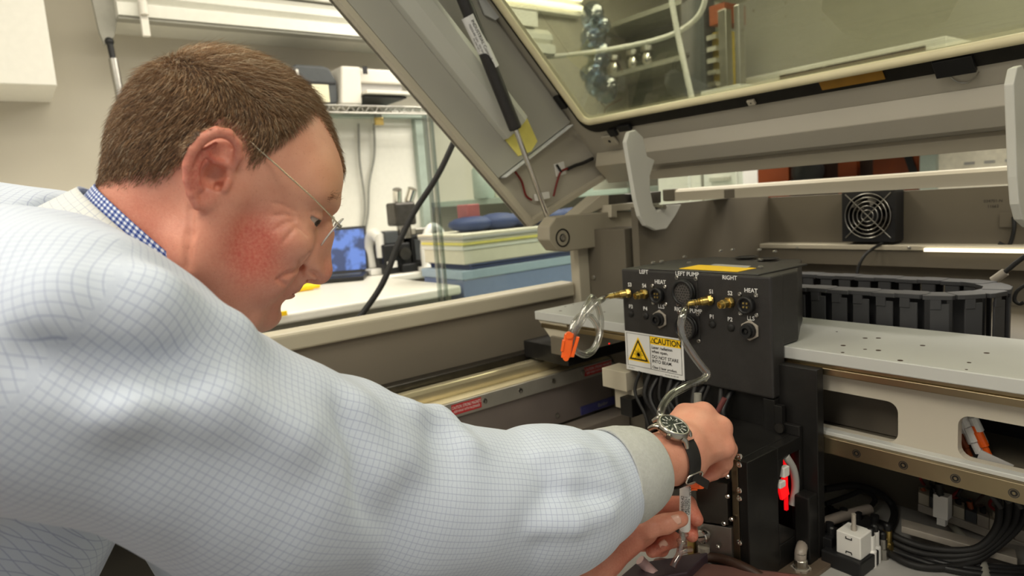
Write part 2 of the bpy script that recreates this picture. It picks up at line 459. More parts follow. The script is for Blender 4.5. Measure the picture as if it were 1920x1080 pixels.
# --- bench with laptop and instruments
BZ = 1.04
e = empty('lab_bench', (-3.1, 1.2, 0), 'long white laboratory bench along the wall behind the man', 'bench')
b = MB(); b.prism([(-3.45, -1.0, BZ), (-2.14, -1.0, BZ), (-2.14, 1.36, BZ), (-2.8, 1.36, BZ), (-2.8, 2.3, BZ), (-3.45, 2.3, BZ)], (0, 0, -.036)); b.build('worktop', M_['bench_white'], e, .010, 3)
b = MB(); b.box((-3.40, -1.0, BZ-.085), (-2.17, 1.33, BZ-.037)); b.build('apron', M_['bench_grey'], e)
b = MB(); b.box((-3.42, -1.0, .62), (-2.25, 1.3, .65)); b.build('lower_shelf', M_['black_plastic'], e)
for y in (-.9, 1.28):
    for x in (-3.40, -2.22):
        b = MB(); b.box((x-.02, y-.02, 0), (x+.02, y+.02, BZ-.1)); b.build('leg', M_['bench_grey'], e)
def on_bench(px, py): return PZ(px, py, BZ)

c = on_bench(630, 522)
e = empty('laptop', c, 'black laptop with glowing blue screen on the white bench', 'laptop')
vd = nrm(EYE[:2]-c[:2]); fw = np.array([vd[0]*.99+vd[1]*.15, vd[1]*.99-vd[0]*.15, 0]); fw = nrm(fw); rt = np.array([-fw[1], fw[0], 0])
b = MB(); b.obox(c+[0, 0, .012]+fw*.09, (rt, fw, ZA), (.15, .12, .009)); b.build('base', M_['black_plastic'], e, .003)
b = MB(); b.obox(c+[0, 0, .0225]+fw*.09, (rt, fw, ZA), (.128, .05, .0015)); b.build('keyboard', M_['charcoal'], e)
su = nrm(ZA*.93-fw*.33); sn = np.cross(rt, su); sn = sn if sn@fw > 0 else -sn
sc_ = c+[0, 0, .02]-fw*.03+su*.11
b = MB(); b.obox(sc_, (rt, su, sn), (.15, .115, .005)); b.build('screen_frame', M_['black_plastic'], e, .003)
def screen_mat():
    m = bpy.data.materials.new('screen_picture'); m.use_nodes = True; nt = m.node_tree; bs = nt.nodes['Principled BSDF']
    tc = nt.nodes.new('ShaderNodeTexCoord'); n = nt.nodes.new('ShaderNodeTexNoise'); n.inputs['Scale'].default_value = 14; n.inputs['Detail'].default_value = 3
    nt.links.new(tc.outputs['Object'], n.inputs[0])
    cr = nt.nodes.new('ShaderNodeValToRGB'); cr.color_ramp.elements[0].position = .42; cr.color_ramp.elements[0].color = (.01, .03, .12, 1)
    cr.color_ramp.elements[1].position = .56; cr.color_ramp.elements[1].color = (.12, .24, .68, 1)
    nt.links.new(n.outputs['Fac'], cr.inputs[0]); nt.links.new(cr.outputs[0], bs.inputs['Emission Color']); bs.inputs['Emission Strength'].default_value = 1.0
    bs.inputs['Base Color'].default_value = (.02, .03, .06, 1); return m
b = MB(); b.obox(sc_+sn*.0055, (rt, su, sn), (.14, .1, .0008)); b.build('display', screen_mat(), e)

def instrument(name, px, py, label, cat, build):
    c = on_bench(px, py); e = empty(name, c, label, cat); build(e, c); return e
def i_white(e, c):
    b = MB(); b.box(c+[-.06, -.05, 0], c+[.05, .05, .03]); b.build('foot', M_['white_plastic'], e, .006)
    b = MB(); b.tube([c+[-.03, 0, .03], c+[-.04, 0, .13], c+[0, 0, .19], c+[.05, .01, .17]], .028); b.build('curved_arm', M_['white_plastic'], e)
    b = MB(); b.cyl(c+[.05, .01, .19], c+[.05, .01, .08], .022); b.build('tube', M_['white_plastic'], e)
    b = MB(); b.cyl(c+[.05, .01, .08], c+[.05, .01, .05], .014); b.build('lens', M_['black_plastic'], e)
instrument('small_microscope', 706, 514, 'small white bench microscope beside the laptop', 'microscope', i_white)
def i_black(e, c):
    b = MB(); b.box(c+[-.08, -.07, 0], c+[.06, .07, .14]); b.build('case', M_['black_plastic'], e, .006)
    b = MB(); b.box(c+[-.05, -.05, .14], c+[.05, .02, .20]); b.build('top_block', M_['charcoal'], e, .006)
    b = MB(); b.cyl(c+[.06, .03, .09], c+[.085, .03, .09], .03); b.build('dial', M_['dark_steel'], e)
    b = MB(); b.box(c+[.061, -.06, .03], c+[.066, -.01, .06]); b.build('label', M_['white_plastic'], e)
instrument('black_power_supply', 738, 511, 'black instrument box with round dial on the bench', 'instrument', i_black)
def i_chrome(e, c):
    b = MB(); b.box(c+[-.07, -.06, 0], c+[.07, .06, .04]); b.build('foot', M_['black_plastic'], e, .005)
    b = MB(); b.cyl(c+[-.03, 0, .04], c+[-.03, 0, .36], .018); b.build('post', M_['steel'], e)
    b = MB(); b.box(c+[-.05, -.06, .22], c+[.05, .05, .33]); b.build('head', M_['dark_steel'], e, .01)
    b = MB(); b.cyl(c+[.02, -.03, .33], c+[.05, -.04, .39], .022); b.cyl(c+[.02, .03, .33], c+[.05, .04, .39], .022); b.build('eyepiece', M_['bright_steel'], e)
    b = MB(); b.cyl(c+[.02, 0, .22], c+[.02, 0, .16], .028); b.build('objective', M_['steel'], e)
instrument('stereo_microscope', 764, 508, 'steel stereo microscope standing behind the thick black cable', 'microscope', i_chrome)
def i_box(e, c):
    b = MB(); b.box(c+[-.09, -.08, 0], c+[.07, .08, .17]); b.build('case', M_['black_plastic'], e, .005)
    b = MB(); b.box(c+[.071, -.065, .05], c+[.076, .065, .15]); b.build('panel', M_['charcoal'], e)
    b = MB(); b.box(c+[.0, -.04, .17], c+[.05, .04, .20]); b.build('handle', M_['steel'], e, .004)
instrument('dark_controller', 790, 503, 'dark controller box beside the steel microscope', 'instrument', i_box)
def i_arc(e, c):
    b = MB(); b.tube([c+[0, -.05, 0], c+[0, -.05, .12], c+[.0, -.01, .2], c+[.0, .04, .18], c+[0, .06, .08], c+[0, .065, 0]], .02); b.build('white_arc', M_['white_plastic'], e)
    b = MB(); b.cyl(c+[-.01, 0, .0], c+[-.01, 0, .02], .08); b.build('foot', M_['white_plastic'], e)
instrument('white_lamp_arm', 817, 505, 'white curved lamp arm beside the clear acrylic panel', 'lamp', i_arc)
for px, py, n_, lab in ((577, 545, 'yellow_marker', 'yellow marker lying on bench in front of the nose'), (790, 503, 'orange_knob', 'small orange knob beside the dark controller box')):  # the orange one is a knob, built with the marker's shape
    c = on_bench(px, py)
    b = MB(); b.lathe(c+[0, -.05, .016], YA, [(0, .011), (.005, .016), (.07, .016), (.075, .012), (.1, .012)], 14)
    tag(b.build(n_, M_['yellow_sign'] if 'yellow' in n_ else M_['orange_plastic']), lab, 'marker')
c = PX(530, 588, -2.125)
b = MB(); b.box(c-[.002, .014, .008], c+[.004, .014, .008]); tag(b.build('yellow_tag', M_['yellow_sign'], None, .002), 'small yellow tag on bench edge beside the chin', 'tag')

# --- thick black cable behind the lid
b = MB(); b.tube([PD(850, 268, 1.9), PD(820, 330, 1.88), PD(775, 400, 1.86), PD(745, 462, 1.84), PD(718, 530, 1.82), PD(678, 590, 1.8), PD(610, 680, 1.75), np.append(PD(600, 720, 1.75)[:2], .5), np.append(PD(600, 720, 1.75)[:2], .012)], .0085)
tag(b.build('thick_cable', M_['black_rubber']), 'thick black cable running down behind the open lid', 'cable')

# --- second table with boxes behind clear acrylic
TZ = .96
e = empty('side_table', (-2.35, 2.3, 0), 'pale side table with boxes behind clear acrylic panel', 'table')
b = MB(); b.prism([(-2.1, 1.12, TZ-.04), (-1.8, 1.12, TZ-.04), (-1.8, 3.05, TZ-.04), (-2.75, 3.05, TZ-.04), (-2.75, 1.42, TZ-.04), (-2.1, 1.42, TZ-.04)], (0, 0, .04)); b.build('tabletop', M_['green_grey'], e, .004)
for x in (-2.7, -1.9):
    for y in (1.5, 2.95):
        b = MB(); b.box((x-.025, y-.025, 0), (x+.025, y+.025, TZ-.04)); b.build('leg', M_['bench_grey'], e)
def stack_box(name, p0, p1, z0, h, dx, m, label, cat, lidm=None, lh=.03, xf=-2.15):
    a = PX(p0[0], p0[1], xf); c = PX(p1[0], p1[1], xf)
    e = empty(name, (xf-dx/2, (a[1]+c[1])/2, z0), label, cat)
    b = MB(); b.box((xf-dx, a[1], z0), (xf, c[1], z0+h-lh)); b.build('body', m, e, .004)
    b = MB(); b.box((xf-dx-.006, a[1]-.006, z0+h-lh), (xf+.006, c[1]+.006, z0+h)); b.build('lid', lidm or m, e, .004)
    return z0+h
z = stack_box('blue_storage_box', (868, 520), (1085, 520), TZ, .13, .3, M_['blue_box'], 'blue grey storage box on the table behind acrylic', 'box', mat('blue_box_lid', (160, 178, 196), 0.5, 0, .03), .035)
z2 = stack_box('navy_binder', (880, 480), (1080, 480), z, .022, .3, M_['navy'], 'navy binder lying on the blue storage box', 'binder', None, .006)
z3 = stack_box('white_tray', (868, 460), (1075, 460), z2, .075, .3, M_['paper'], 'cream plastic tray on top of the navy binder', 'tray', M_['white_plastic'], .02)
for i in range(4):
    a = PX(860+rng.uniform(0, 12), 440, -2.15)
    b = MB(); zz = z3+i*.0105; b.box((-2.45-.01*i, a[1], zz), (-2.14+.012*rng.random(), a[1]+.62, zz+.010))
    tag(b.build(['yellow_folder', 'paper_ream', 'grey_folder', 'cream_folder'][i], [M_['yellow_paper'], M_['paper'], M_['label_grey'], M_['paper']][i], None, .002),
        ['thin yellow folder at the bottom of the stack on the tray', 'cream paper ream in the stack on the tray', 'grey folder in the stack on the tray', 'cream folder topmost of the stack on the tray'][i], 'folder')
zt = z3+.042
a = PX(870, 415, -2.2)
b = MB(); P0 = a.copy(); P0[2] = zt
for i in range(5):
    b.sphere(P0+[-.1+.02*i, .10+.12*i, .03], .09, 12, 8, (1, 1.1, .36+.05*(i % 2)))
tag(b.build('navy_cloth', M_['navy']), 'crumpled navy blue cloth on the folder stack', 'cloth')
a = PX(876, 400, -2.3); 
b = MB(); b.box((-2.36, a[1]-.01, zt), (-2.28, a[1]+.05, zt+.11)); tag(b.build('red_carton', mat('dull_pink', (168, 92, 92), .6), None, .004), 'small red carton beside the navy cloth', 'carton')
for i, (px, col, lab) in enumerate(((905, 'green_grey', 'pale green bottle on shelf behind acrylic panel'), (935, 'paper', 'cream bottle on shelf between pale green and white bottles'), (968, 'white_plastic', 'white bottle on shelf close to the lid edge'))):
    a = PX(px, 330, -2.9)
    e = empty('bottle', (-2.9, a[1], 1.36), lab, 'bottle', 'bottles on the shelf behind acrylic')
    b = MB(); b.lathe((-2.9, a[1], 1.36), ZA, [(0, .05), (.005, .055), (.15, .055), (.18, .03), (.2, .022)], 18); b.build('body', M_[col], e)
    b = MB(); b.lathe((-2.9, a[1], 1.56), ZA, [(0, .026), (.03, .026), (.033, .02)], 16); b.build('cap', M_['navy'], e)
b = MB(); b.box((-3.449, 2.02, 1.33), (-2.7, 3.6, 1.36)); tag(b.build('bottle_shelf', M_['green_grey'], None, .003), 'pale shelf with bottles behind the acrylic panel', 'shelf')
for i, (px, w, h) in enumerate(((1000, .16, .2), (1075, .12, .14))):
    a = PX(px, 350, -2.9)
    b = MB(); b.box((-3.0, a[1]-w/2, 1.36), (-2.8, a[1]+w/2, 1.36+h)); tag(b.build('shelf_carton', [M_['cabinet_white'], M_['green_grey']][i], None, .004), ['white carton on the bottle shelf behind the lid corner', 'pale green carton at the end of the bottle shelf'][i], 'carton')

# clear acrylic panel with posts
xg = -1.95
ya = PX(800, 300, xg)[1]
e = empty('acrylic_guard', (xg, ya+.4, .9), 'clear acrylic guard panel with slim upright posts', 'panel')
b = MB(); b.box((xg-.003, ya+.03, TZ+.02), (xg+.003, ya+1.75, 1.62)); b.build('clear_sheet', M_['clear_acrylic'], e)
clear_mat('post_clear', (0.62, 0.68, 0.66), 0.2, 0.08)
for yy in (ya, ya+.022, ya+.95):
    b = MB(); b.box((xg-.008, yy, TZ+.02), (xg+.008, yy+.012, 1.64)); b.build('post', M_['post_clear'], e, .002)
b = MB(); b.box((xg-.03, ya-.02, TZ), (xg+.03, ya+1.75, TZ+.02)); b.build('base_rail', M_['bench_grey'], e)

# ---------------------------------------------------------------- far side of the room (seen through slot and lid window)
def far_unit(name, px0, px1, zb, zt, yf, dep, m, label, cat, extra=None):
    x0 = PY(px0, 300, yf)[0]; x1 = PY(px1, 300, yf)[0]
    e = empty(name, ((x0+x1)/2, yf+dep/2, zb), label, cat)
    b = MB(); b.box((x0, yf, zb), (x1, yf+dep, zt)); b.build('body', m, e, .004)
    if extra: extra(e, x0, x1)
    return e
def ex_inst(e, x0, x1):
    b = MB(); b.box((x0+.05, 2.93, 1.46), (x0+.18, 2.95, 1.50)); b.build('display', M_['black_plastic'], e)
    b = MB(); b.box((x0+.22, 2.93, 1.2), (x1-.06, 2.95, 1.66)); b.build('panel', M_['white_plastic'], e)
far_unit('white_analyzer', 1232, 1312, 0.0, 1.72, 2.95, .13, M_['printer_white'], 'white instrument with dark display seen through lid slot', 'instrument', ex_inst)
def ex_draw(e, x0, x1):
    for k in range(6):
        b = MB(); b.box((x0+.03, 2.935, .3+k*.24), (x1-.03, 2.95, .51+k*.24)); d = b.build('drawer', M_['printer_white'], e, .004)
        b = MB(); b.box(((x0+x1)/2-.06, 2.92, .4+k*.24), ((x0+x1)/2+.06, 2.935, .42+k*.24)); b.build('handle', M_['bright_steel'], d)
far_unit('drawer_cabinet', 1318, 1392, 0.0, 1.82, 2.95, .13, M_['cabinet_white'], 'white drawer cabinet with steel handles seen through slot', 'cabinet', ex_draw)
def ex_or(e, x0, x1):
    b = MB(); b.box((x0+.15, 3.88, 1.53), (x0+.32, 3.9, 1.57)); b.build('white_label', M_['white_plastic'], e)
far_unit('orange_cabinet', 1396, 1478, 0.0, 1.9, 3.9, .35, M_['orange_brown'], 'orange brown cabinet with white label seen through slot', 'cabinet', ex_or)
def ex_dark(e, x0, x1):
    w = x1-x0
    b = MB(); b.box((x0+.42*w, 3.86, 1.2), (x0+.56*w, 3.9, 1.75)); b.build('orange_panel', M_['orange_brown'], e)
    b = MB(); b.box((x0+.68*w, 3.86, 1.2), (x0+.98*w, 3.9, 1.75)); b.build('orange_panel', M_['orange_brown'], e)
    b = MB(); b.prism([(x0+.82*w, 3.855, 1.6), (x0+.87*w, 3.855, 1.6), (x0+1.0*w, 3.855, 1.3), (x0+.95*w, 3.855, 1.3)], (0, -.01, 0)); b.build('diagonal_brace', M_['black_plastic'], e)
    b = MB(); b.cyl((x0+.66*w, 3.83, 1.46), (x0+.84*w, 3.83, 1.455), .03); b.build('pipe', M_['steel'], e)
    b = MB(); b.sphere((x0+.2*w, 3.83, 1.38), .09); b.build('motor', M_['charcoal'], e)
far_unit('dark_machine', 1482, 1732, 0.0, 1.8, 3.9, .35, M_['dark_brown'], 'dark machine with orange panels seen through slot', 'machine', ex_dark)
def ex_vent(e, x0, x1):
    b = MB(); b.box((x0-.02, 3.57, .2), (x0+.05, 3.6, 1.62)); b.build('door_edge', M_['green_grey'], e)
    for gx in (0, 1):
        for r in range(4):
            for cidx in range(3):
                b = MB(); X = x0+.16+gx*.30+cidx*.08; Z = 1.28+r*.07
                b.box((X, 3.594, Z), (X+.04, 3.601, Z+.012)); b.build('vent_slit', M_['label_grey'], e)
far_unit('vented_cabinet', 1738, 1990, 0.0, 1.62, 3.6, .6, mat('cabinet_cream', (240, 234, 216), .5), 'cream metal cabinet with rows of vent slits', 'cabinet', ex_vent)

# things seen through the lid window
def at_y(px, py, y=3.1): return PY(px, py, y)
e = empty('equipment_rack', at_y(1350, 250), 'tall equipment rack with steel rails behind lid window', 'rack')
p0 = at_y(1345, 20); p1 = at_y(1385, 20)
b = MB(); b.box((p0[0], 3.1, .1), (p0[0]+.05, 3.15, p0[2])); b.box((p1[0]-.03, 3.1, .1), (p1[0], 3.15, p0[2])); b.build('steel_rail', M_['steel'], e, .004)
p2 = at_y(1288, 0); p3 = at_y(1318, 0)
b = MB(); b.box((p2[0], 3.1, .1), (p3[0], 3.2, 2.6)); b.build('dark_post', M_['charcoal'], e, .004)
for k in range(6):
    q = at_y(1322, 72+22*k); q2 = at_y(1340, 72+22*k)
    b = MB(); b.box((q[0], 3.11, q[2]-.012), (q2[0], 3.16, q[2]+.012)); b.build('steel_tray', M_['bright_steel'], e)
q = at_y(1325, 12); q2 = at_y(1355, 40)
b = MB(); b.box((q[0], 3.12, q2[2]), (q2[0], 3.3, q[2])); b.build('orange_box', M_['orange_brown'], e)
q = at_y(1320, 60); q2 = at_y(1342, 85)
b = MB(); b.box((q[0], 3.17, q2[2]-.2), (q2[0], 3.3, q[2])); b.build('yellow_box', mat('mustard', (190, 165, 60), .5), e)
b = MB(); b.tube([at_y(1020, 108, 2.8), at_y(1130, 95, 2.8), at_y(1240, 72, 2.8), at_y(1300, 40, 2.8), at_y(1322, 0, 2.8), at_y(1325, -60, 2.8)], .013)
tag(b.build('sagging_cable', M_['white_plastic']), 'thick white cable sagging behind the lid window', 'cable')
b = MB(); b.tube([at_y(1252, -40, 2.7), at_y(1270, 60, 2.7), at_y(1285, 130, 2.7), at_y(1300, 200, 2.7), at_y(1305, 260, 2.7)], .014)
tag(b.build('straight_cable', M_['white_plastic']), 'straight white cable hanging steeply behind the lid window', 'cable')
x0 = at_y(1385, 150, 3.3)[0]; x1 = at_y(1765, 60, 3.3)[0]; zz = at_y(1580, 150, 3.3)[2]
e = empty('white_duct', ((x0+x1)/2, 3.4, zz), 'white overhead cabinet with dark front panel behind lid window', 'cabinet')
b = MB(); b.box((x0-.1, 3.3, zz-.2), (x1+.02, 3.7, at_y(1580, 108, 3.3)[2])); b.build('body', M_['printer_white'], e, .004)
b = MB(); b.box((x0+.25, 3.285, zz-.3), (x1-.06, 3.3, at_y(1580, 118, 3.3)[2])); b.build('dark_panel', M_['dark_brown'], e)
b = MB(); b.box((x1+.03, 3.3, zz-.2), (x1+.9, 3.56, at_y(1800, 82, 3.3)[2])); b.build('side_cabinet', M_['bench_grey'], e, .004)
q = at_y(1120, 90, 2.9)
b = MB()
for i in range(9):
    b.sphere(q+[rng.normal(0, .05), rng.normal(0, .03), .16-.05*i], .085, 9, 7, rng.uniform(.6, 1.1, 3))
tag(b.build('plastic_bag', clear_mat('bag_clear', (.62, .70, .80), .2, .15)), 'pale blue clear plastic bag hanging behind lid window', 'bag')
for i, px in enumerate((1150, 1185, 1212)):
    q = at_y(px, 70-8*i, 3.5); q[2] = 2.13+.05
    e = empty('steel_valve', q, ['small shiny steel valve closest to the plastic bag', 'small shiny steel valve, middle of the three on the shelf', 'small shiny steel valve closest to the dark rack post'][i], 'valve', 'steel valves behind the lid window')
    b = MB(); b.lathe(q-[0, 0, .05], ZA, [(0, .02), (.03, .035), (.07, .035), (.1, .02)], 14); b.build('body', M_['bright_steel'], e)
    b = MB(); b.cyl(q+[0, 0, .05], q+[0, 0, .08], .045, n=14); b.build('handwheel', M_['steel'], e)
x0 = at_y(1035, 60, 3.4)[0]; x1 = at_y(1290, 60, 3.4)[0]
e = empty('dark_shelving', ((x0+x1)/2, 3.6, 1.66), 'dark grey green shelving unit behind lid window', 'shelving')
b = MB(); b.box((x0, 3.75, 1.66), (x1, 3.8, 2.45)); b.build('back_sheet', mat('shelf_green', (112, 116, 100), .5, 0, .1, 6), e)
for z in (1.66, 2.1, 2.42):
    b = MB(); b.box((x0, 3.4, z), (x1, 3.8, z+.03)); b.build('shelf', M_['bench_grey'], e)
for x in (x0, x0+.12, x1-.04):
    b = MB(); b.box((x, 3.4, 1.66), (x+.04, 3.44, 2.999)); b.build('upright', M_['charcoal'], e)

# wall strip light seen through the corner of the lid window
q = PX(985, 8, -3.36)
e = empty('strip_light', q, 'glowing fluorescent strip light high on the wall behind lid window', 'light')
b = MB(); b.box((-3.45, q[1]-.6, q[2]-.02), (-3.38, q[1]+.5, q[2]+.12)); b.build('housing', M_['white_plastic'], e, .004)
for dz in (.02, .08):
    b = MB(); b.cyl((-3.35, q[1]-.57, q[2]+dz), (-3.35, q[1]+.47, q[2]+dz), .016, n=14); b.build('tube', M_['fluorescent'], e)
# ============================================================ MACHINE HOUSING
CR, TP, DK = M_['machine_cream'], M_['machine_taupe'], M_['machine_dark']
XL = -1.24          # inner face of the side beam
e = housing = empty('machine_housing', (-0.6, 1.1, 0), 'beige machine housing with open work bay and side beam', 'machine')
# side beam (left) with lip and inner wall
bz1 = PX(860, 556, XL)[2]
zt_, zb_ = 1.134, 1.098
b = MB(); b.prism([(XL, .14, zb_), (XL, .14, zt_-.006), (XL-.006, .14, zt_), (XL-.048, .14, zt_), (XL-.048, .14, zb_)], (0, .98, 0)); b.build('side_beam', CR, e, .004)
b = MB(); b.box((XL-.03, .14, .45), (XL-.012, 1.15, zb_)); b.build('side_panel', mat('side_taupe', (130, 121, 108), .5, 0, .05, 6), e)
b = MB(); b.box((XL-.075, .14, .0), (XL-.03, 1.9, .99)); b.build('outer_panel', CR, e)
b = MB(); b.box((XL-.03, .14, .0), (.6, .16, .9)); b.build('front_panel', CR, e)
b = MB(); b.box((XL-.03, .16, .42), (.6, 1.72, .45)); b.build('base_plate', DK, e)
# column behind the beam end
q = PX(1065, 470, -1.2)
b = MB(); b.box((-1.255, 1.125, .9), (-1.225, 1.16, 1.235)); b.build('corner_post', CR, e, .002)
b = MB(); b.box((-1.25, 1.16, .9), (-1.10, 1.25, 1.26)); b.build('corner_block', TP, e, .002)
b = MB(); b.box((-1.13, 1.22, 1.16), (-1.085, 1.245, 1.225)); b.box((-1.12, 1.215, 1.07), (-1.09, 1.24, 1.13)); b.build('mounting_bracket', M_['machine_taupe'], e, .002)
for p in ((-1.118, 1.219, 1.20), (-1.105, 1.213, 1.10), (-1.21, 1.158, 1.14)):
    screw(e, p, (0, -1, 0), .006)
# interior side panel and back panel
YB = 1.70; XI = -1.065
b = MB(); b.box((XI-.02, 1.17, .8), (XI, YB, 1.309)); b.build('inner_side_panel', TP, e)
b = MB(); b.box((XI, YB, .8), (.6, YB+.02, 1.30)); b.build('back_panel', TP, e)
zl = PY(1700, 456, YB)[2]
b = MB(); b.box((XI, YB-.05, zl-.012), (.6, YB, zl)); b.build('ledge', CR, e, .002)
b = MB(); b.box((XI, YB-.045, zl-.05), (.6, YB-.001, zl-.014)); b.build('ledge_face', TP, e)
x0 = PY(1735, 467, YB-.05)[0]
z0 = PY(1800, 469, YB-.05)[2]
b = MB(); b.box((x0, YB-.058, z0-.0035), (.5, YB-.0505, z0+.0035)); b.build('light_strip', M_['led_strip'], e)
for px in (1495, 1705):
    q = PY(px, 465, YB-.05); screw(e, q, (0, -1, 0), .004)
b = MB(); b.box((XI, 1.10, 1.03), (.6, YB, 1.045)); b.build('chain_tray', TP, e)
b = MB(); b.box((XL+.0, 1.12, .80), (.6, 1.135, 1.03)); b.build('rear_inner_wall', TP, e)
# printed code on the back panel
q = PY(1862, 377, YB)
text_mesh('034701-N', .0085, q, XA, ZA, -YA, 'stencil_print', M_['black_print'], e)
q = PY(1862, 387, YB)
text_mesh('11662', .0085, q, XA, ZA, -YA, 'stencil_print', M_['black_print'], e)
# hook on the back panel
q = PY(1890, 415, YB)
b = MB(); b.box(q-[.014, .004, .012], q+[.014, .001, .018]); b.build('wire_clip', TP, e)
b = MB(); b.tube([q+[.012, -.006, .01], q+[.014, -.012, -.02], q+[.006, -.012, -.05], q+[-.012, -.012, -.045]], .004); b.build('wire_hook', M_['black_plastic'], e)

# rear hinge bar across the machine
YBAR = 1.45
zb0 = PY(1560, 362, YBAR)[2]; zb1 = PY(1560, 334, YBAR)[2]
b = MB(); b.prism([(-1.22, YBAR, zb0), (-1.22, YBAR, zb1-.008), (-1.22, YBAR+.006, zb1-.002), (-1.22, YBAR+.02, zb1), (-1.22, YBAR+.07, zb1), (-1.22, YBAR+.07, zb0)], (1.85, 0, 0)); b.build('rear_bar', CR, e)
b = MB(); b.box((-1.225, YBAR-.002, zb0+.002), (-1.185, YBAR+.07, zb1+.001)); b.build('bar_joint', TP, e, .002)
b = MB(); b.box((-1.03, YBAR-.001, zb0+.001), (-1.00, YBAR+.01, zb1-.01)); b.build('bar_seam', TP, e, .001)
# side frame: pivot arm + diagonal
XA1 = -1.20
arm = [(1030, 425), (1042, 407), (1058, 404), (1170, 395), (1290, 388), (1290, 452), (1175, 455), (1062, 472), (1045, 470), (1030, 450)]
b = MB(); b.prism([PX(x, y, XA1) for x, y in arm[:4]+[(1222, 400), (1222, 440)]+arm[6:]], (-.045, 0, 0)); b.build('pivot_arm', mat('arm_taupe', (158, 150, 132), .45, 0, .04, 8), e, .003)
q = PX(1055, 446, XA1)
b = MB(); b.lathe(q, XA, [(-.004, .022), (.0012, .022), (.0015, .019), (-.003, .017), (-.003, .010), (.001, .0095), (.001, .005), (-.002, .005)], 24, False); b.build('pivot_bush', M_['black_metal'], e)
b = MB(); b.lathe(q+[.001, 0, 0], XA, [(-.001, .008), (.002, .008), (.0025, .006), (.0025, .0035), (.0005, .0035)], 14, False); b.build('pivot_bolt', M_['steel'], e)
diag = [(1078, 406), (1100, 404), (1142, 384), (1142, 366), (1126, 366)]
b = MB(); b.prism([PX(x, y, -1.22) for x, y in diag], (-.05, 0, 0)); b.build('diagonal_plate', CR, e, .002)
d2 = [(1142, 366), (1196, 362), (1196, 380), (1142, 384)]
b = MB(); b.prism([PX(x, y, -1.22) for x, y in d2], (-.03, 0, 0)); b.build('hinge_block', M_['dark_steel'], e, .002)
d3 = [(1146, 384), (1205, 378), (1205, 392), (1157, 396), (1157, 408), (1146, 408)]
b = MB(); b.prism([PX(x, y, -1.19) for x, y in d3], (-.05, 0, 0)); b.build('hinge_bracket', CR, e, .002)
b = MB(); b.prism([PX(x, y, -1.20) for x, y in [(1196, 362), (1240, 358), (1240, 380), (1196, 384)]], (-.05, 0, 0)); b.build('hinge_spacer', M_['dark_steel'], e, .002)

# --- cooling fan on the back panel
c0 = PY(1577, 362, YB-.05); c1 = PY(1676, 450, YB-.05)
cxm, czm = (c0[0]+c1[0])/2, (c0[2]+c1[2])/2; hw = .062
e = empty('cooling_fan', (cxm, YB, czm), 'square black cooling fan with wire guard on the back panel', 'fan')
yf = YB-.045
b = MB()
fr = [(cxm+hw*sx, czm+hw*sz) for sx, sz in ((-1, -1), (1, -1), (1, 1), (-1, 1))]
N = 40
V = []
for k in range(N):
    a = 2*math.pi*k/N; V.append((cxm+.055*math.cos(a), czm+.055*math.sin(a)))
outer = []
for k in range(N):
    a = 2*math.pi*k/N; s_ = hw/max(abs(math.cos(a)), abs(math.sin(a))); outer.append((cxm+s_*math.cos(a), czm+s_*math.sin(a)))
VV = [(x, yf, z) for x, z in V]+[(x, yf, z) for x, z in outer]+[(x, YB-.001, z) for x, z in V]+[(x, YB-.001, z) for x, z in outer]
FF = []
for k in range(N):
    j = (k+1) % N
    FF += [(k, N+k, N+j, j), (k, j, 2*N+j, 2*N+k), (N+k, 3*N+k, 3*N+j, N+j)]
b.add(VV, FF); b.build('frame', M_['black_plastic'], e)
b = MB(); b.cyl((cxm, YB-.004, czm), (cxm, yf+.012, czm), .022); b.build('hub', M_['black_plastic'], e)
for k in range(7):
    a0 = 2*math.pi*k/7
    P = []
    for rr, da, yy in ((.020, 0, yf+.034), (.052, .25, yf+.034), (.052, .95, yf+.014), (.020, .7, yf+.014)):
        P.append((cxm+rr*math.cos(a0+da), yy, czm+rr*math.sin(a0+da)))
    b = MB(); b.prism(P, (0, .0015, 0)); b.build('blade', M_['dark_steel'], e)
for r_ in (.014, .024, .034, .044, .053):
    b = MB(); b.tube([(cxm+r_*math.cos(2*math.pi*k/24), yf-.003, czm+r_*math.sin(2*math.pi*k/24)) for k in range(24)], .0012, 6, True, 2); b.build('guard_ring', M_['steel'], e)
b = MB()
for k in range(4):
    a = math.pi/4+math.pi/2*k; b.tube([(cxm, yf-.0015, czm), (cxm+.075*math.cos(a), yf-.0015, czm+.075*math.sin(a))], .0014, 6, sub=1)
b.build('guard_spoke', M_['steel'], e)
b = MB(); b.tube([(cxm+.035, YB-.03, czm-hw), (cxm+.02, YB-.1, czm-hw-.025), (cxm+.01, YB-.12, czm-hw-.07), (cxm+.03, YB-.14, czm-hw-.12)], .0035); b.build('fan_wire', M_['black_rubber'], e)

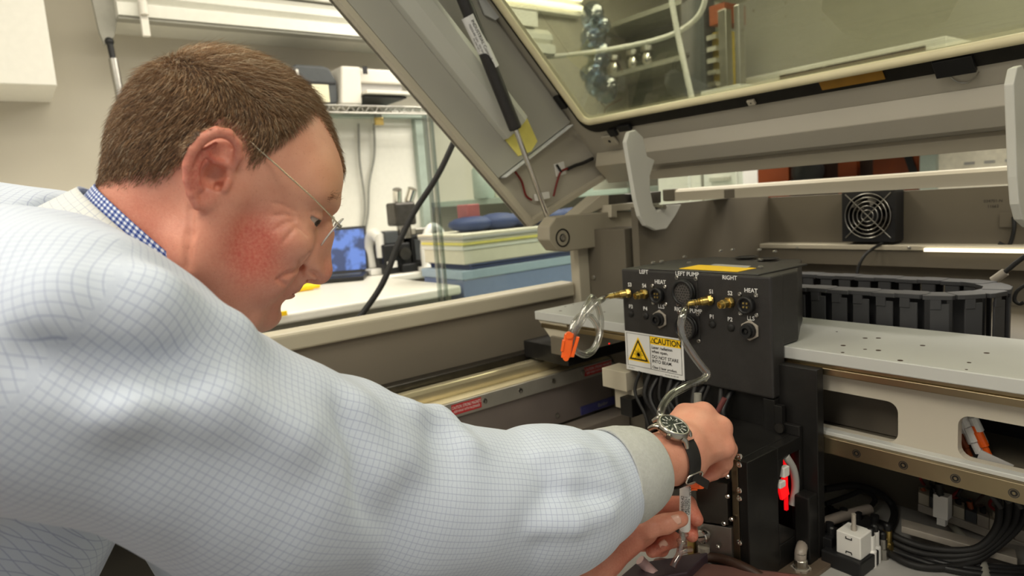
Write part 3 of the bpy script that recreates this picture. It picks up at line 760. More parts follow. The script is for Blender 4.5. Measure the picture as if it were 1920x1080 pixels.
# ============================================================ SIDE RAIL (runs front to back on the left)
XR = -1.12
e = empty('side_rail', (XR, .9, .45), 'long steel guide rail under the side beam with red warning labels', 'rail')
zr1, zr0 = .957, .928     # steel strip
b = MB(); b.box((XR-.06, .17, .84), (XR-.004, 1.115, zr0-.001)); b.build('track_body', mat('track_dark', (122, 113, 108), .42, .15, .08, 10), e)
b = MB(); b.box((XR-.004, .17, zr0-.002), (XR+.002, 1.115, zr1)); b.build('steel_strip', mat('strip_steel', (172, 168, 158), .3, .45, .06), e, .001)
b = MB(); b.box((XR-.062, .17, zr0), (XR-.004, 1.115, zr1+.002)); b.build('rail_base', mat('rail_gold', (206, 194, 160), .3, .25, .08, 8), e, .001)
b = MB(); b.prism([(XR-.060, 0.17, zr1+.002), (XR-.034, 0.17, zr1+.002), (XR-.034, 0.17, zr1+.022), (XR-.038, 0.17, zr1+.03), (XR-.056, 0.17, zr1+.03), (XR-.060, 0.17, zr1+.022)], (0, .945, 0)); b.build('guide_rail', mat('rail_bright', (226, 214, 180), .22, .7, .06, 10), e, .0015)
b = MB(); b.box((XR-.10, .17, .98), (XR-.066, 1.115, 1.0)); b.build('cover_strip', M_['dark_steel'], e, .002)
b = MB(); b.box((XR-.11, .17, .45), (XR-.07, 1.115, .98)); b.build('rail_support', TP, e)
for px, py in ((838, 766), (908, 745), (975, 726), (1037, 709), (1093, 694), (1150, 679)):
    q = PX(px, py, XR+.002); screw(e, (XR+.002, q[1], (zr0+zr1)/2), XA, .006)
for px0, px1 in ((846, 902), (1100, 1147)):
    q0 = PX(px0, 758, XR+.002); q1 = PX(px1, 745, XR+.002); 
    ya_, yb_ = PX(px0, 760, XR+.0025)[1], PX(px1, 690 if px0 > 1000 else 748, XR+.0025)[1]
    b = MB(); b.box((XR+.002, ya_, zr0+.004), (XR+.0026, yb_, zr1-.004)); lab = b.build('warning_label', M_['label_red'], e)
    yc = (ya_+yb_)/2
    text_mesh('CAUTION: STRONG MAGNETS', .0095, (XR+.0028, yc, (zr0+zr1)/2+.004), YA, ZA, XA, 'label_print', M_['white_print'], lab, sx=(yb_-ya_)/.135)
    text_mesh('KEEP AWAY WITH PACEMAKER', .0075, (XR+.0028, yc, (zr0+zr1)/2-.0045), YA, ZA, XA, 'label_print', M_['white_print'], lab, sx=(yb_-ya_)/.12)
# lower ledge with blue label
b = MB(); b.box((XR-.004, .17, .80), (XR+.05, 1.115, .835)); b.build('lower_ledge', mat('ledge_grey', (150, 140, 128), .45, .2, .06), e, .002)
q = PX(1120, 764, XR+.0)
b = MB(); b.box((XR-.0035, q[1]-.05, .842), (XR-.002, q[1]+.06, .862)); lab = b.build('maker_label', mat('label_blue', (70, 72, 130), .4, 0, .1), e)
text_mesh('Baldor', .012, (XR-.0018, q[1]+.02, .852), YA, ZA, XA, 'label_print', M_['label_grey'], lab)
screw(e, PX(1045, 779, XR-.003), XA, .006)

# ============================================================ GANTRY BRIDGE
YF, ZP = .889, 1.107
e = bridge = empty('gantry_bridge', (-.5, 1.0, .96), 'white gantry bridge plate with guide rails and rounded cutouts', 'gantry')
WH = M_['bridge_white']
b = MB(); b.box((-1.117, YF, ZP-.018), (.55, 1.097, ZP)); b.build('top_plate', WH, e, .0015)
b = MB(); b.box((-1.10, YF+.006, ZP-.024), (.55, YF+.03, ZP-.018)); b.box((-1.10, YF+.002, ZP-.034), (.55, YF+.03, ZP-.024)); b.build('upper_rail', M_['rail_steel'], e, .001)
# beam web with rounded cutouts: built as bars around openings
YW = .909
zt1, zc1, zc0, zb1_ = ZP-.034, 1.046, .990, .966
cuts = [(-.66, -.388), (-.318, .06), (.13, .5)]
def web(e):
    b = MB(); x = -.86
    b.box((x, YW, zc1), (.55, YW+.012, zt1)); b.box((x, YW, zb1_), (.55, YW+.012, zc0))
    edges = [x]+[v for c_ in cuts for v in c_]+[.55]
    for i in range(0, len(edges), 2): b.box((edges[i], YW, zc0), (edges[i+1], YW+.012, zc1))
    r = .014
    for c0_, c1_ in cuts:      # corner fillets
        for X, sx in ((c0_, 1), (c1_, -1)):
            for Z, sz in ((zc0, 1), (zc1, -1)):
                arc = [(X+sx*(r-r*math.cos(t)), Z+sz*(r-r*math.sin(t))) for t in np.linspace(0, math.pi/2, 6)]
                b.prism([(X, YW, Z)]+[(a_, YW, z_) for a_, z_ in arc], (0, .012, 0))
    b.build('beam_web', mat('beam_cream', (186, 179, 164), .42, 0, .03, 8), e)
web(e)
b = MB(); b.box((-.86, YW+.012, .966), (.55, YW+.16, .978)); b.build('beam_floor', TP, e)
b = MB(); b.box((-.86, YW+.15, .966), (.55, YW+.165, ZP-.02)); b.build('beam_back', M_['black_plastic'], e)
for xx in (-.01,): 
    b = MB(); b.box((xx, YW+.014, .978), (xx+.01, YW+.15, ZP-.02)); b.build('beam_rib', TP, e)
b = MB(); b.box((-.85, YW+.05, .98), (-.41, YW+.06, ZP-.02)); b.build('inner_plate', DK, e)
b = MB(); b.box((-.85, YF+.006, .984), (.55, YW, .990)); b.build('lower_flange', WH, e, .001)
b = MB(); b.box((-.85, YF, .959), (.55, YF+.016, .984)); b.build('lower_rail', M_['rail_steel'], e, .0015)
for k in range(18):
    x = -.253-.06*(k-6)
    if x < -.84 or x > .5: continue
    b = MB(); b.lathe((x, YF+.0004, .9705), -YA, [(0, .0058), (.0006, .0058), (.0006, .0045), (-.001, .0045)], 16, False); s_ = b.build('rail_hole', M_['dark_steel'], e)
    b = MB(); b.lathe((x, YF+.0005, .9705), -YA, [(0, .0042), (.0012, .0038), (.0012, .002), (.0003, .002)], 12, False); b.build('cap_screw', M_['black_metal'], s_)
# holes drilled in the top plate
for px, py in ((1581, 648), (1688, 676), (1817, 680), (1569, 622), (1647, 634), (1622, 655), (1730, 648), (1850, 662), (1051, 583), (1075, 571), (1110, 590), (1133, 585), (1060, 575), (1622, 634), (1647, 657), (1580, 661), (1812, 693)):
    q = PZ(px, py, ZP); r_ = rng.choice([.0016, .0024, .0034])
    b = MB(); b.cyl(q+[0, 0, -.001], q+[0, 0, .0003], r_, n=12); b.build('drilled_hole', M_['dark_brown'], e)
# carriage end under the left end of the plate
b = MB(); b.prism([(-1.112, YF+.004, ZP-.019), (-1.02, YF+.004, ZP-.019), (-1.02, YF+.004, ZP-.085), (-1.04, YF+.004, ZP-.085)], (0, .18, 0)); b.build('end_gusset', CR, e, .001)
b = MB(); b.box((-1.19, YF+.02, .992), (-1.04, 1.09, 1.03)); b.build('end_carriage', M_['black_metal'], e, .002)
b = MB(); b.box((-1.065, YF-.004, ZP-.085), (-1.00, YF+.004, ZP-.048)); b.build('sensor_bracket', TP, e, .001)
q = PY(1143, 644, YF)
b = MB(); b.cyl(q, q+[0, -.002, 0], .0013, n=10); b.build('sensor_lamp', M_['red_led'], e)

# ============================================================ ENERGY CHAIN
e = empty('energy_chain', (-.45, 1.2, 1.045), 'black plastic cable chain looping behind the gantry plate', 'cable chain')
pitch = .0365; ctr = np.array([-.452, 1.205]); rad = .0775; hz0, hz1 = 1.047, 1.157; wd = .017
path = []
Ls = .42
for s_ in np.arange(0, Ls, .001): path.append((ctr[0]-Ls+s_, ctr[1]-rad))
for a in np.linspace(-math.pi/2, math.pi/2, 244): path.append((ctr[0]+rad*math.cos(a), ctr[1]+rad*math.sin(a)))
for s_ in np.arange(0, Ls, .001): path.append((ctr[0]-s_, ctr[1]+rad))
path = np.array(path)
def link_meshes():
    h = hz1-hz0; p = pitch
    def hexa(z0, z1): return [(-.62*p, -wd), (-.40*p, -wd*1.12), (.42*p, -wd*1.12), (.60*p, -wd*.5), (.60*p, wd*.5), (.42*p, wd*1.12), (-.40*p, wd*1.12), (-.62*p, wd)]
    A = MB(); A.prism([(x, y, h-.007) for x, y in hexa(0, 0)], (0, 0, .007)); Bm = MB(); C = MB(); C.prism([(x, y, 0) for x, y in hexa(0, 0)], (0, 0, .006))
    Bm.box((-.36*p, -wd*1.02, .006), (.34*p, -wd*.82, h-.013))
    Bm.box((-.36*p, -wd*1.10, h-.022), (.05*p, -wd*.9, h-.006))
    C.box((-.34*p, wd*.82, .006), (.26*p, wd*1.02, h-.007))
    return A, Bm, C
A, Bm, C_ = link_meshes()
first = None
n_l = int(len(path)*.001/pitch)
for k in range(n_l):
    i = int(k*pitch/.001)+12
    i = min(i, len(path)-8)
    p = path[i]; d = path[min(i+6, len(path)-1)]-path[i-6]; ang = math.atan2(d[1], d[0])
    if first is None:
        pl_ = A.build('link', M_['chain_plastic'], None); c1_ = Bm.build('crossbar', M_['chain_plastic'], None); c2_ = C_.build('inner_crossbar', M_['chain_plastic'], None)
        for q_ in (pl_, c1_, c2_):
            bv = q_.modifiers.new('edge', 'BEVEL'); bv.width = .0008; bv.segments = 1
        first = (pl_, c1_, c2_)
        L_ = pl_
    else:
        L_ = first[0].copy(); COL.objects.link(L_)
    if k:
        c1_ = first[1].copy(); c2_ = first[2].copy(); COL.objects.link(c1_); COL.objects.link(c2_)
    set_parent(L_, e); L_.location = (p[0], p[1], hz0+.0008*(k % 2)); L_.rotation_euler = (0, 0, ang)
    for q_ in (c1_, c2_):
        q_.parent = L_; q_.matrix_parent_inverse = Matrix.Identity(4); q_.location = (0, 0, 0); q_.rotation_euler = (0, 0, 0)

# light connector hanging in at the right edge
q0 = PY(1920, 482, 1.3); q1 = PY(1885, 510, 1.3); q2 = PY(1862, 526, 1.3)
e = empty('strip_light_connector', q2, 'clear plug with black wire above the cable chain', 'connector')
b = MB(); b.tube([PY(1990, 440, 1.3), q0, q1], .004); b.build('wire', M_['black_rubber'], e)
b = MB(); b.tube([q1, q2], .007, 8, sub=1); b.build('plug', M_['silver_plastic'], e)
q = PY(1912, 565, 1.3)
b = MB(); b.tube([PY(1930, 530, 1.3), PY(1908, 545, 1.3), PY(1902, 562, 1.3), PY(1912, 570, 1.3), PY(1920, 566, 1.3)], .003)
tag(b.build('wire_loop', M_['black_rubber']), 'small black wire loop beside the cable chain bend', 'wire')
# ============================================================ OPEN LID
LC, LS = math.cos(math.radians(47)), math.sin(math.radians(47))
KY, KZ = 1.049, 1.277
XS = -1.32
EU = np.array([0, -LC, LS]); EV = np.array([0, LS, LC])
def LD(u, v, x): return np.array([x, KY - u*LC + v*LS, KZ + u*LS + v*LC])
LG = M_['lid_grey']
XR2, UF, VC = .45, .98, .29
e = lid = empty('hinged_hood', LD(-.1, .29, -.5), 'large beige machine lid propped open with framed window', 'lid')
side = [(0, 0), (UF, 0), (UF, VC+.02), (-.114, VC+.02)]
b = MB(); b.prism([LD(u, v, XS) for u, v in side], (-.012, 0, 0)); b.build('side_panel', LG, e)
# rim flange: along the front-back edge and the sloped rear edge
b = MB(); b.prism([LD(0, 0, XS-.012), LD(UF, 0, XS-.012), LD(UF, .016, XS-.012), LD(.008, .016, XS-.012)], (.028, 0, 0)); b.build('side_rim', CR, e, .002)
rr = np.array([-.114, .29])/np.hypot(.114, .29); nn = np.array([rr[1], -rr[0]])
P = [np.array([0, 0]), rr*.30, rr*.30+nn*.014, rr*.008+nn*.016]
b = MB(); b.prism([LD(p[0], p[1], XS-.012) for p in P], (.028, 0, 0)); b.build('rear_rim', CR, e, .002)
# trim panel with folded end, lamp housing on it
tp = [(.152, .017), (UF, .017), (UF, .285), (.083, .285)]
b = MB(); b.prism([LD(u, v, XS+.001) for u, v in tp], (.014, 0, 0)); b.build('trim_panel', mat('trim_grey', (168, 166, 156), .45, 0, .04, 6), e, .001)
ed = nrm(LD(.083, .285, 0)-LD(.152, .017, 0)); en_ = np.cross(ed, XA)
b = MB(); b.obox((LD(.083, .285, XS+.013)+LD(.152, .017, XS+.013))/2+en_*.004, (ed, XA, en_), (.128, .018, .0015)); b.build('trim_fold', mat('fold_white', (212, 214, 212), .4, 0, .02), e)
lam = [(.094, 0), (.098, .016), (.125, .030), (.155, .034), (.170, .030), (.176, 0)]
b = MB(); b.prism([LD(.20, v, XS+.015+h) for v, h in lam], EU*(UF-.22)); b.build('lamp_diffuser', mat('diffuser_grey', (190, 190, 180), .3, 0, .03, 6), e, .002)
b = MB(); b.prism([LD(u, v, XS+.0155) for u, v in ((.205, .098), (.145, .098), (.125, .135), (.128, .168), (.205, .19))], (.0012, 0, 0)); b.build('yellow_sticker', M_['yellow_paper'], e)
b = MB(); b.prism([LD(u, .1765, XS+.016) for u in (.2, UF)]+[LD(u, .179, XS+.016) for u in (UF, .2)], (.001, 0, 0)); b.build('lamp_shadow_strip', M_['black_rubber'], e)  # solid black strip standing in for the shadow line beside the lamp housing
# roof of the lid around the window
wx0, wx1, wu0, wu1 = -1.262, .36, .072, .92
def roof(b, x0, x1, u0, u1): b.obox(LD((u0+u1)/2, VC+.01, (x0+x1)/2), (XA, EU, EV), ((x1-x0)/2, (u1-u0)/2, .009))
b = MB(); roof(b, XS, XR2, -.114, wu0-.004); b.build('rear_roof', LG, e)
b = MB(); roof(b, XS, XR2, wu1+.004, UF); b.build('front_roof', LG, e)
b = MB(); roof(b, XS, wx0-.004, wu0-.004, wu1+.004); b.build('left_roof', LG, e)
b = MB(); roof(b, wx1+.004, XR2, wu0-.004, wu1+.004); b.build('right_roof', LG, e)
b = MB(); b.obox(LD((wu0+wu1)/2, VC+.004, (wx0+wx1)/2), (XA, EU, EV), ((wx1-wx0)/2+.01, (wu1-wu0)/2+.01, .003)); b.build('window_pane', M_['lid_glass'], e)
loop = rrect((wx0+wx1)/2, (wu0+wu1)/2, (wx1-wx0)/2, (wu1-wu0)/2, .022, 5)
b = MB(); b.tube([LD(u, VC-.004, x) for x, u in loop], .0085, 10, True, 1); b.build('window_seal', M_['seal_cream'], e)
loop2 = rrect((wx0+wx1)/2, (wu0+wu1)/2, (wx1-wx0)/2+.016, (wu1-wu0)/2+.016, .04, 5)
loop3 = rrect((wx0+wx1)/2, (wu0+wu1)/2-.008, (wx1-wx0)/2+.022, (wu1-wu0)/2+.029, .045, 5)
n_ = len(loop)
b = MB()
for L0, L1 in ((loop, loop3),):
    V = [LD(u, VC-.002, x) for x, u in L0]+[LD(u, VC-.002, x) for x, u in L1]+[LD(u, VC+.001, x) for x, u in L1]
    b.add(V, [(i, n_+i, n_+(i+1) % n_, (i+1) % n_) for i in range(n_)]+[(n_+i, 2*n_+i, 2*n_+(i+1) % n_, n_+(i+1) % n_) for i in range(n_)])
b.build('window_gasket', mat('gasket_black', (38, 36, 32), .35, .2, .2, 40), e)
def on_roof(px, py, v=VC-.003):
    r = ray(px, py); n3 = np.array([0, LS, LC]); k0 = v + LS*KY + LC*KZ
    return EYE + r*((k0 - n3@EYE)/(n3@r))
# black retaining tabs, cream clips
for px, py, hu, hx in ((1052, 190, .020, .010), (1172, 238, .008, .020), (1790, 122, .016, .028), (1150, 247, .010, .012)):
    q = on_roof(px, py); b = MB(); b.obox(q-EV*.003, (XA, EU, EV), (hx, hu, .004)); b.build('retaining_tab', M_['black_plastic'], e, .001)
for px, py, s_ in ((1410, 190, .008), (1145, 262, .020), (1175, 236, .006)):
    q = on_roof(px, py); b = MB(); b.obox(q-EV*.003, (XA, EU, EV), (s_, s_*.75, .003)); cl = b.build('clip', CR, e, .001)
    b = MB(); b.cyl(q-EV*.0055, q-EV*.0062, s_*.22, n=10); b.build('clip_hole', M_['black_print'], cl)
q = on_roof(1595, 148); b = MB(); b.obox(q-EV*.001, (XA, EU, EV), (.055, .012, .0008)); b.build('warning_sticker', mat('sticker_amber', (150, 110, 40), .4), e)
q = on_roof(1808, 140); b = MB(); b.tube([q+XA*t-EU*(.012+.0), ] if False else [q-XA*.02, q-XA*.012-EU*.012, q-EU*.016, q+XA*.014-EU*.008, q+XA*.02], .0012, 6); b.build('wire_clip', M_['steel'], e)
# stiffening beam and rear lip
bp = [(-.006, VC), (-.03, VC-.024), (-.072, VC-.024), (-.078, VC)]
b = MB(); b.prism([LD(u, v, -1.135) for u, v in bp], (1.55, 0, 0)); b.build('stiffening_beam', LG, e, .0015)
lp = [(-.100, VC), (-.100, VC-.012), (-.128, VC-.014), (-.130, VC+.02)]
b = MB(); b.prism([LD(u, v, XS) for u, v in lp], (XR2-XS, 0, 0)); b.build('rear_lip', CR, e, .0015)
b = MB(); b.prism([LD(u, v, -1.30) for u, v in ((-.03, VC), (-.05, VC-.03), (-.112, VC-.026), (-.115, VC))], (.13, 0, 0)); b.build('end_box', CR, e, .0015)
# hinge hooks
hk = [(1174, 266), (1180, 247), (1192, 243), (1206, 257), (1214, 293), (1228, 300), (1219, 330), (1219, 354), (1225, 384), (1233, 397), (1242, 390), (1255, 384), (1278, 383), (1267, 404), (1250, 429), (1231, 432), (1211, 423), (1200, 405), (1192, 373), (1178, 290)]
b = MB(); b.prism([PX(x, y, -1.04) for x, y in hk], (-.012, 0, 0)); h0 = b.build('hinge_hook', mat('hook_grey', (205, 204, 196), .4, 0, .03, 8), e, .002)
h1 = dup(h0, e); h1.location = (.71, 0, 0)
q = PX(1240, 400, -1.04)
b = MB(); b.cyl(q+[-.02, 0, .014], q+[.012, 0, .014], .005); b.build('hinge_pin', M_['steel'], e)
b = MB(); b.cyl(q+[.69, 0, .014], q+[.722, 0, .014], .005); b.build('hinge_pin', M_['steel'], e)
# wiring on the lid's inner side
def LS_(px, py, x=XS+.003): return PX(px, py, x)
for pts, m, r_ in (([(957, 272), (953, 290), (957, 303)], 'red_wire', .0045), ([(966, 322), (978, 340), (986, 366), (997, 375)], 'red_wire', .0028), ([(1038, 368), (1045, 340), (1052, 322), (1064, 316)], 'red_wire', .0028), ([(1064, 317), (1080, 310), (1095, 305), (1112, 297)], 'black_rubber', .0045)):
    b = MB(); b.tube([LS_(x, y, XS+.008) for x, y in pts], r_); b.build('wire', M_[m], e)
c_ = LS_(1016, 368, XS+.01); d_ = nrm(LS_(1034, 364)-LS_(998, 372))
b = MB(); b.obox(c_, (d_, XA, np.cross(d_, XA)), (.021, .006, .0085)); b.build('wire_connector', M_['white_plastic'], e, .001)
c_ = LS_(1050, 317, XS+.003); d_ = nrm(LS_(1064, 312)-LS_(1036, 320))
b = MB(); b.obox(c_, (d_, XA, np.cross(d_, XA)), (.017, .002, .016)); b.build('tie_mount', M_['white_plastic'], e, .001)
b = MB(); b.tube([LS_(1044, 309, XS+.009), LS_(1053, 323, XS+.009)], .003, sub=1); b.build('cable_tie', M_['black_plastic'], e)
# white stay near the top of the trim
b = MB(); b.prism([PX(x, y, XS+.02) for x, y in ((893, -10), (915, -10), (938, 30), (928, 38), (908, 28))], (.003, 0, 0)); b.build('folded_tab', mat('fold_white', (212, 214, 212)), e)

# ============================================================ GAS STRUT
XG = -1.245
g0, g1, g2, g3 = PX(1034, 428, XG), PX(966, 240, XG), PX(862, -20, XG), PX(800, -175, XG)
e = empty('gas_strut', g0, 'black gas strut with chrome rod and white label holding lid', 'gas strut')
b = MB(); b.tube([g1, g3], .0150, 20, sub=1); b.build('cylinder', M_['black_paint'], e)
b = MB(); b.lathe(g1, g3-g1, [(-.004, .008), (-.003, .0135), (.0, .0152)], 20); b.build('end_collar', M_['black_metal'], e)
b = MB(); b.tube([g0, g1], .0062, 14, sub=1); b.build('rod', M_['bright_steel'], e)
b = MB(); b.sphere(g0, .010); b.build('ball_end', M_['steel'], e)
la, lb = PX(924, 128, XG), PX(877, 30, XG)
b = MB(); b.tube([la, lb], .0154, 24, sub=1, cap=False); lab = b.build('printed_label', M_['label_white'], e)
ax_ = nrm(lb-la); vw = nrm(EYE-(la+lb)/2); nv_ = nrm(vw-ax_*(vw@ax_)); sd = np.cross(nv_, ax_)
mid = (la+lb)/2
for off, txt, sz in ((-.0045, 'INDUSTRIAL Controller', .0098), (.0045, 'PRESSURE GAS - DO NOT OPEN', .0062), (.0095, 'PN 2701 040 2', .005)):
    ang = math.asin(off/.0156); nn_ = nv_*math.cos(ang)+sd*math.sin(ang); up_ = sd*math.cos(ang)-nv_*math.sin(ang)
    text_mesh(txt, sz, mid+nn_*.0156, -ax_, -up_, nn_, 'label_print', M_['black_print'], lab, depth=.0004)
# ============================================================ BLACK CONTROL BOX ON THE CARRIAGE
YX = .855
x0, x1 = -.824, -.535
zt, zbx = 1.2145, 1.034
e = box = empty('connector_box', ((x0+x1)/2, .9, zbx), 'black metal connector box with round sockets and caution sign', 'control box')
yb1 = 1.06
prof = [(x0, YX), (x1, YX), (x1, .925), (x1-.04, 1.0), (x1-.07, yb1), (x0+.05, yb1), (x0, 1.0)]
b = MB(); b.prism([(x-.0006*(x == x1)+.0006*(x == x0), y+(.012 if y == YX else 0), zbx+.0745) for x, y in prof], (0, 0, zt-zbx-.075)); b.build('housing', M_['black_paint'], e, .003, 3)
b = MB(); b.box((x0, YX, zbx), (x1, YX+.033, zt)); b.build('front_cover', M_['black_paint'], e, .004, 3)
b = MB(); b.box((x0+.04, YX+.002, zt-.001), (x1-.02, .99, zt+.002)); b.build('top_cover', M_['black_paint'], e, .002)
# top: screws, yellow strip, white strip
for px, py in ((1225, 493), (1241, 491), (1292, 494), (1374, 469), (1424, 469), (1453, 472), (1426, 488), (1426, 502), (1284, 482), (1352, 471)):
    q = PZ(px, py, zt+.002); screw(e, q, ZA, .0042, h=.003)
def on_top(px, py): return PZ(px, py, zt+.0022)
b = MB(); b.prism([on_top(x, y) for x, y in ((1274, 504), (1310, 497), (1418, 503), (1383, 510))], (0, 0, .0006)); b.build('yellow_label', M_['yellow_sign'], e)
b = MB(); b.prism([on_top(x, y) for x, y in ((1332, 498), (1340, 495.5), (1408, 499.5), (1400, 503))], (0, 0, .0008)); b.build('silver_label', M_['label_grey'], e)
b = MB(); q = on_top(1400, 482); b.lathe(q, ZA, [(0, .02), (.001, .02), (.001, .016), (.0002, .016)], 20, False); b.build('grommet', M_['black_plastic'], e)
q = on_top(1440, 485); b = MB(); b.lathe(q, ZA, [(0, .018), (.001, .018), (.001, .014), (.0002, .014)], 20, False); b.build('grommet', M_['black_plastic'], e)

def F_(px, py): return PY(px, py, YX-.0002)
NF = -YA
def label(txt, px, py, size=.0078):
    q = F_(px, py); text_mesh(txt, size, q, XA, ZA, NF, 'lettering', M_['white_print'], e, bold=.00012)
for t_, px, py in (('LEFT', 1207, 510), ('LEFT PUMP', 1288, 514), ('RIGHT', 1368, 521), ('S3', 1181, 534), ('S4', 1208, 536), ('HEAT', 1238, 529), ('HEAT', 1408, 545), ('S1', 1334, 547),
                   ('S2', 1369, 550), ('P3', 1183, 575), ('P4', 1210, 579), ('LLS', 1240, 575), ('RIGHT PUMP', 1290, 582), ('P1', 1335, 594), ('P2', 1369, 599), ('LLS', 1408, 597)):
    label(t_, px, py, .0088 if px > 1300 else .0095)
def face_screws(c, dx, dz, r=.0034):
    for sx in (-1, 1):
        for sz in (-1, 1): screw(e, c+[sx*dx, 0, sz*dz], NF, r, h=.002)
BKP = M_['black_plastic']
for px, py in ((1288, 547), (1292, 612)):       # big multi-pin sockets
    c = F_(px, py)
    b = MB(); b.box(c+[-.021, -.0015, -.023], c+[.021, .001, .023]); b.build('socket_flange', M_['black_paint'], e, .001)
    b = MB(); b.lathe(c, NF, [(0, .0185), (.004, .0185), (.0045, .0205), (.007, .0205), (.0075, .0185), (.009, .0185), (.0095, .0205), (.013, .0205), (.014, .019), (.014, .0165), (.008, .0165)], 30); so = b.build('pump_socket', BKP, e)
    ins = mat('socket_insert', (74, 70, 66), .5)
    b = MB(); b.cyl(c+[0, -.008, 0], c+[0, -.0105, 0], .0163, n=28); b.build('insert', ins, so)
    b = MB()
    for k in range(37):
        rr_ = 0 if k == 0 else (.0045 if k < 7 else (.009 if k < 19 else .0132)); n_k = 1 if k == 0 else (6 if k < 7 else (12 if k < 19 else 18)); a_ = 2*math.pi*k/n_k
        b.cyl(c+[rr_*math.cos(a_), -.0104, rr_*math.sin(a_)], c+[rr_*math.cos(a_), -.011, rr_*math.sin(a_)], .0011, n=6)
    o = b.build('pin_hole', M_['black_print'], so); o['kind'] = 'stuff'
    face_screws(c, .0185, .0215)
for px, py in ((1236, 553), (1403, 571)):       # heater sockets
    c = F_(px, py)
    b = MB(); b.lathe(c, NF, [(0, .0115), (.003, .0115), (.0035, .013), (.010, .013), (.011, .012), (.011, .0095), (.004, .0095)], 26); so = b.build('heat_socket', BKP, e)
    b = MB(); b.cyl(c+[0, -.004, 0], c+[0, -.007, 0], .0094); b.build('insert', M_['black_plastic'], so)
    for k in range(4):
        a_ = math.pi/4+k*math.pi/2; q = c+[.004*math.cos(a_), -.007, .004*math.sin(a_)]
        b = MB(); b.cyl(q, q+[0, -.0015, 0], .0016, n=10); b.build('brass_pin', M_['brass'], so)
    face_screws(c, .0135, .0145, .0034)
for px, py in ((1238, 598), (1407, 619)):       # hex level sensors
    c = F_(px, py)
    b = MB(); b.prism([c+[.0158*math.cos(math.pi/3*k+.52), -.003, .0158*math.sin(math.pi/3*k+.52)] for k in range(6)], (0, .003, 0)); so = b.build('hex_nut', M_['silver_plastic'], e, .0008)
    b = MB(); b.lathe(c, NF, [(.002, .0115), (.008, .0115), (.0085, .0095), (.014, .0095), (.014, .0055), (.009, .0055), (.009, .003), (.012, .0025)], 24, False); b.build('sensor_socket', BKP, so)
for px, py in ((1183, 588), (1211, 592), (1336, 608), (1371, 614)):
    c = F_(px, py); b = MB(); b.lathe(c, NF, [(0, .0062), (.0015, .006), (.0032, .004), (.0036, .001)], 16); b.build('rubber_plug', M_['black_rubber'], e)
# brass fittings, pointing out and down-left
def fitting(name, px, py, d, barb):
    c = F_(px, py); d = nrm(d); M2 = M_['brass']
    b = MB(); b.lathe(c, d, [(0, .0075), (.004, .0075), (.0042, .0058), (.009, .0058), (.0095, .0066), (.016, .0066), (.0165, .0055), (.019, .0055)], 6 if False else 18, False); o = b.build(name, M2, e)
    b = MB(); u = nrm(np.cross(d, ZA)); w = np.cross(d, u)
    b.prism([c+d*.002+(u*math.cos(k*math.pi/3)+w*math.sin(k*math.pi/3))*.0088 for k in range(6)], d*.005); b.build('hex', M2, o, .0005)
    if barb:
        b = MB(); b.lathe(c, d, [(.018, .0048), (.021, .0056), (.0215, .0046), (.025, .0054), (.0255, .0044), (.029, .0052), (.0295, .0042), (.034, .0046), (.040, .0038)], 16, False); b.build('barb', M2, o)
    else:
        b = MB(); b.lathe(c, d, [(.017, .0056), (.022, .0056), (.022, .0032), (.018, .003)], 16, False); b.build('mouth', M2, o)
    return c, d
dS = (-.28, -1, -.12)
fS3 = fitting('brass_coupling', 1181, 549, (-.62, -1, -.10), True)
fS4 = fitting('brass_port', 1211, 550, dS, False)
fS1 = fitting('brass_coupling', 1334, 562, (-.62, -1, -.10), True)
fS2 = fitting('brass_port', 1371, 566, dS, False)
# ---- caution sign
A_, B_ = F_(1171, 620), F_(1281, 636); Cb = F_(1174, 691)
sx0, sx1 = A_[0]+.001, B_[0]; sz1 = (A_[2]+B_[2])/2; sz0 = Cb[2]; W, H = sx1-sx0, sz1-sz0
yS = YX-.0008
b = MB(); b.box((sx0, yS, sz0), (sx1, YX-.0001, sz1)); sg = b.build('caution_sign', M_['label_white'], e)
def S_(u, v): return np.array([sx0+W*u, yS-.0002, sz0+H*v])
def rect(u0, v0, u1, v1, m, n='sign_field', d=.0002):
    b = MB(); p = S_(u0, v0); q = S_(u1, v1); b.box((p[0], yS-d, p[2]), (q[0], yS, q[2])); return b.build(n, M_[m], sg)
for r_ in ((.03, .955, .97, .965), (.03, .12, .97, .13), (.03, .12, .036, .965), (.964, .12, .97, .965), (.445, .12, .452, .965)): rect(*r_, 'black_print', 'sign_line')
rect(.452, .765, .964, .955, 'yellow_sign')
text_mesh('CAUTION', H*.20, S_(.745, .855), XA, ZA, NF, 'sign_text', M_['black_print'], sg, bold=.0003, sx=.92)
for t_, v_, s_ in (('Laser radiation', .69, .105), ('when open.', .585, .105), ('DO NOT STARE', .45, .112), ('INTO BEAM.', .34, .112), ('Class 2 laser product.', .19, .085)):
    text_mesh(t_, H*s_, S_(.475, v_), XA, ZA, NF, 'sign_text', M_['black_print'], sg, align='LEFT', bold=.0001, sx=1.02)
text_mesh('ISO 3864-2', H*.045, S_(.1, .06), XA, ZA, NF, 'sign_text', M_['black_print'], sg)
text_mesh('Reorder No. 800-LSR', H*.045, S_(.8, .06), XA, ZA, NF, 'sign_text', M_['black_print'], sg)
def tri(cu, cv, r, m, n, d, rnd=0):
    c = S_(cu, cv); P = [c+[r*math.cos(a), 0, r*math.sin(a)] for a in (math.pi/2, math.pi*7/6, math.pi*11/6)]
    b = MB(); b.prism([p+[0, -d, 0] for p in P], (0, .0001, 0)); return b.build(n, m, sg)
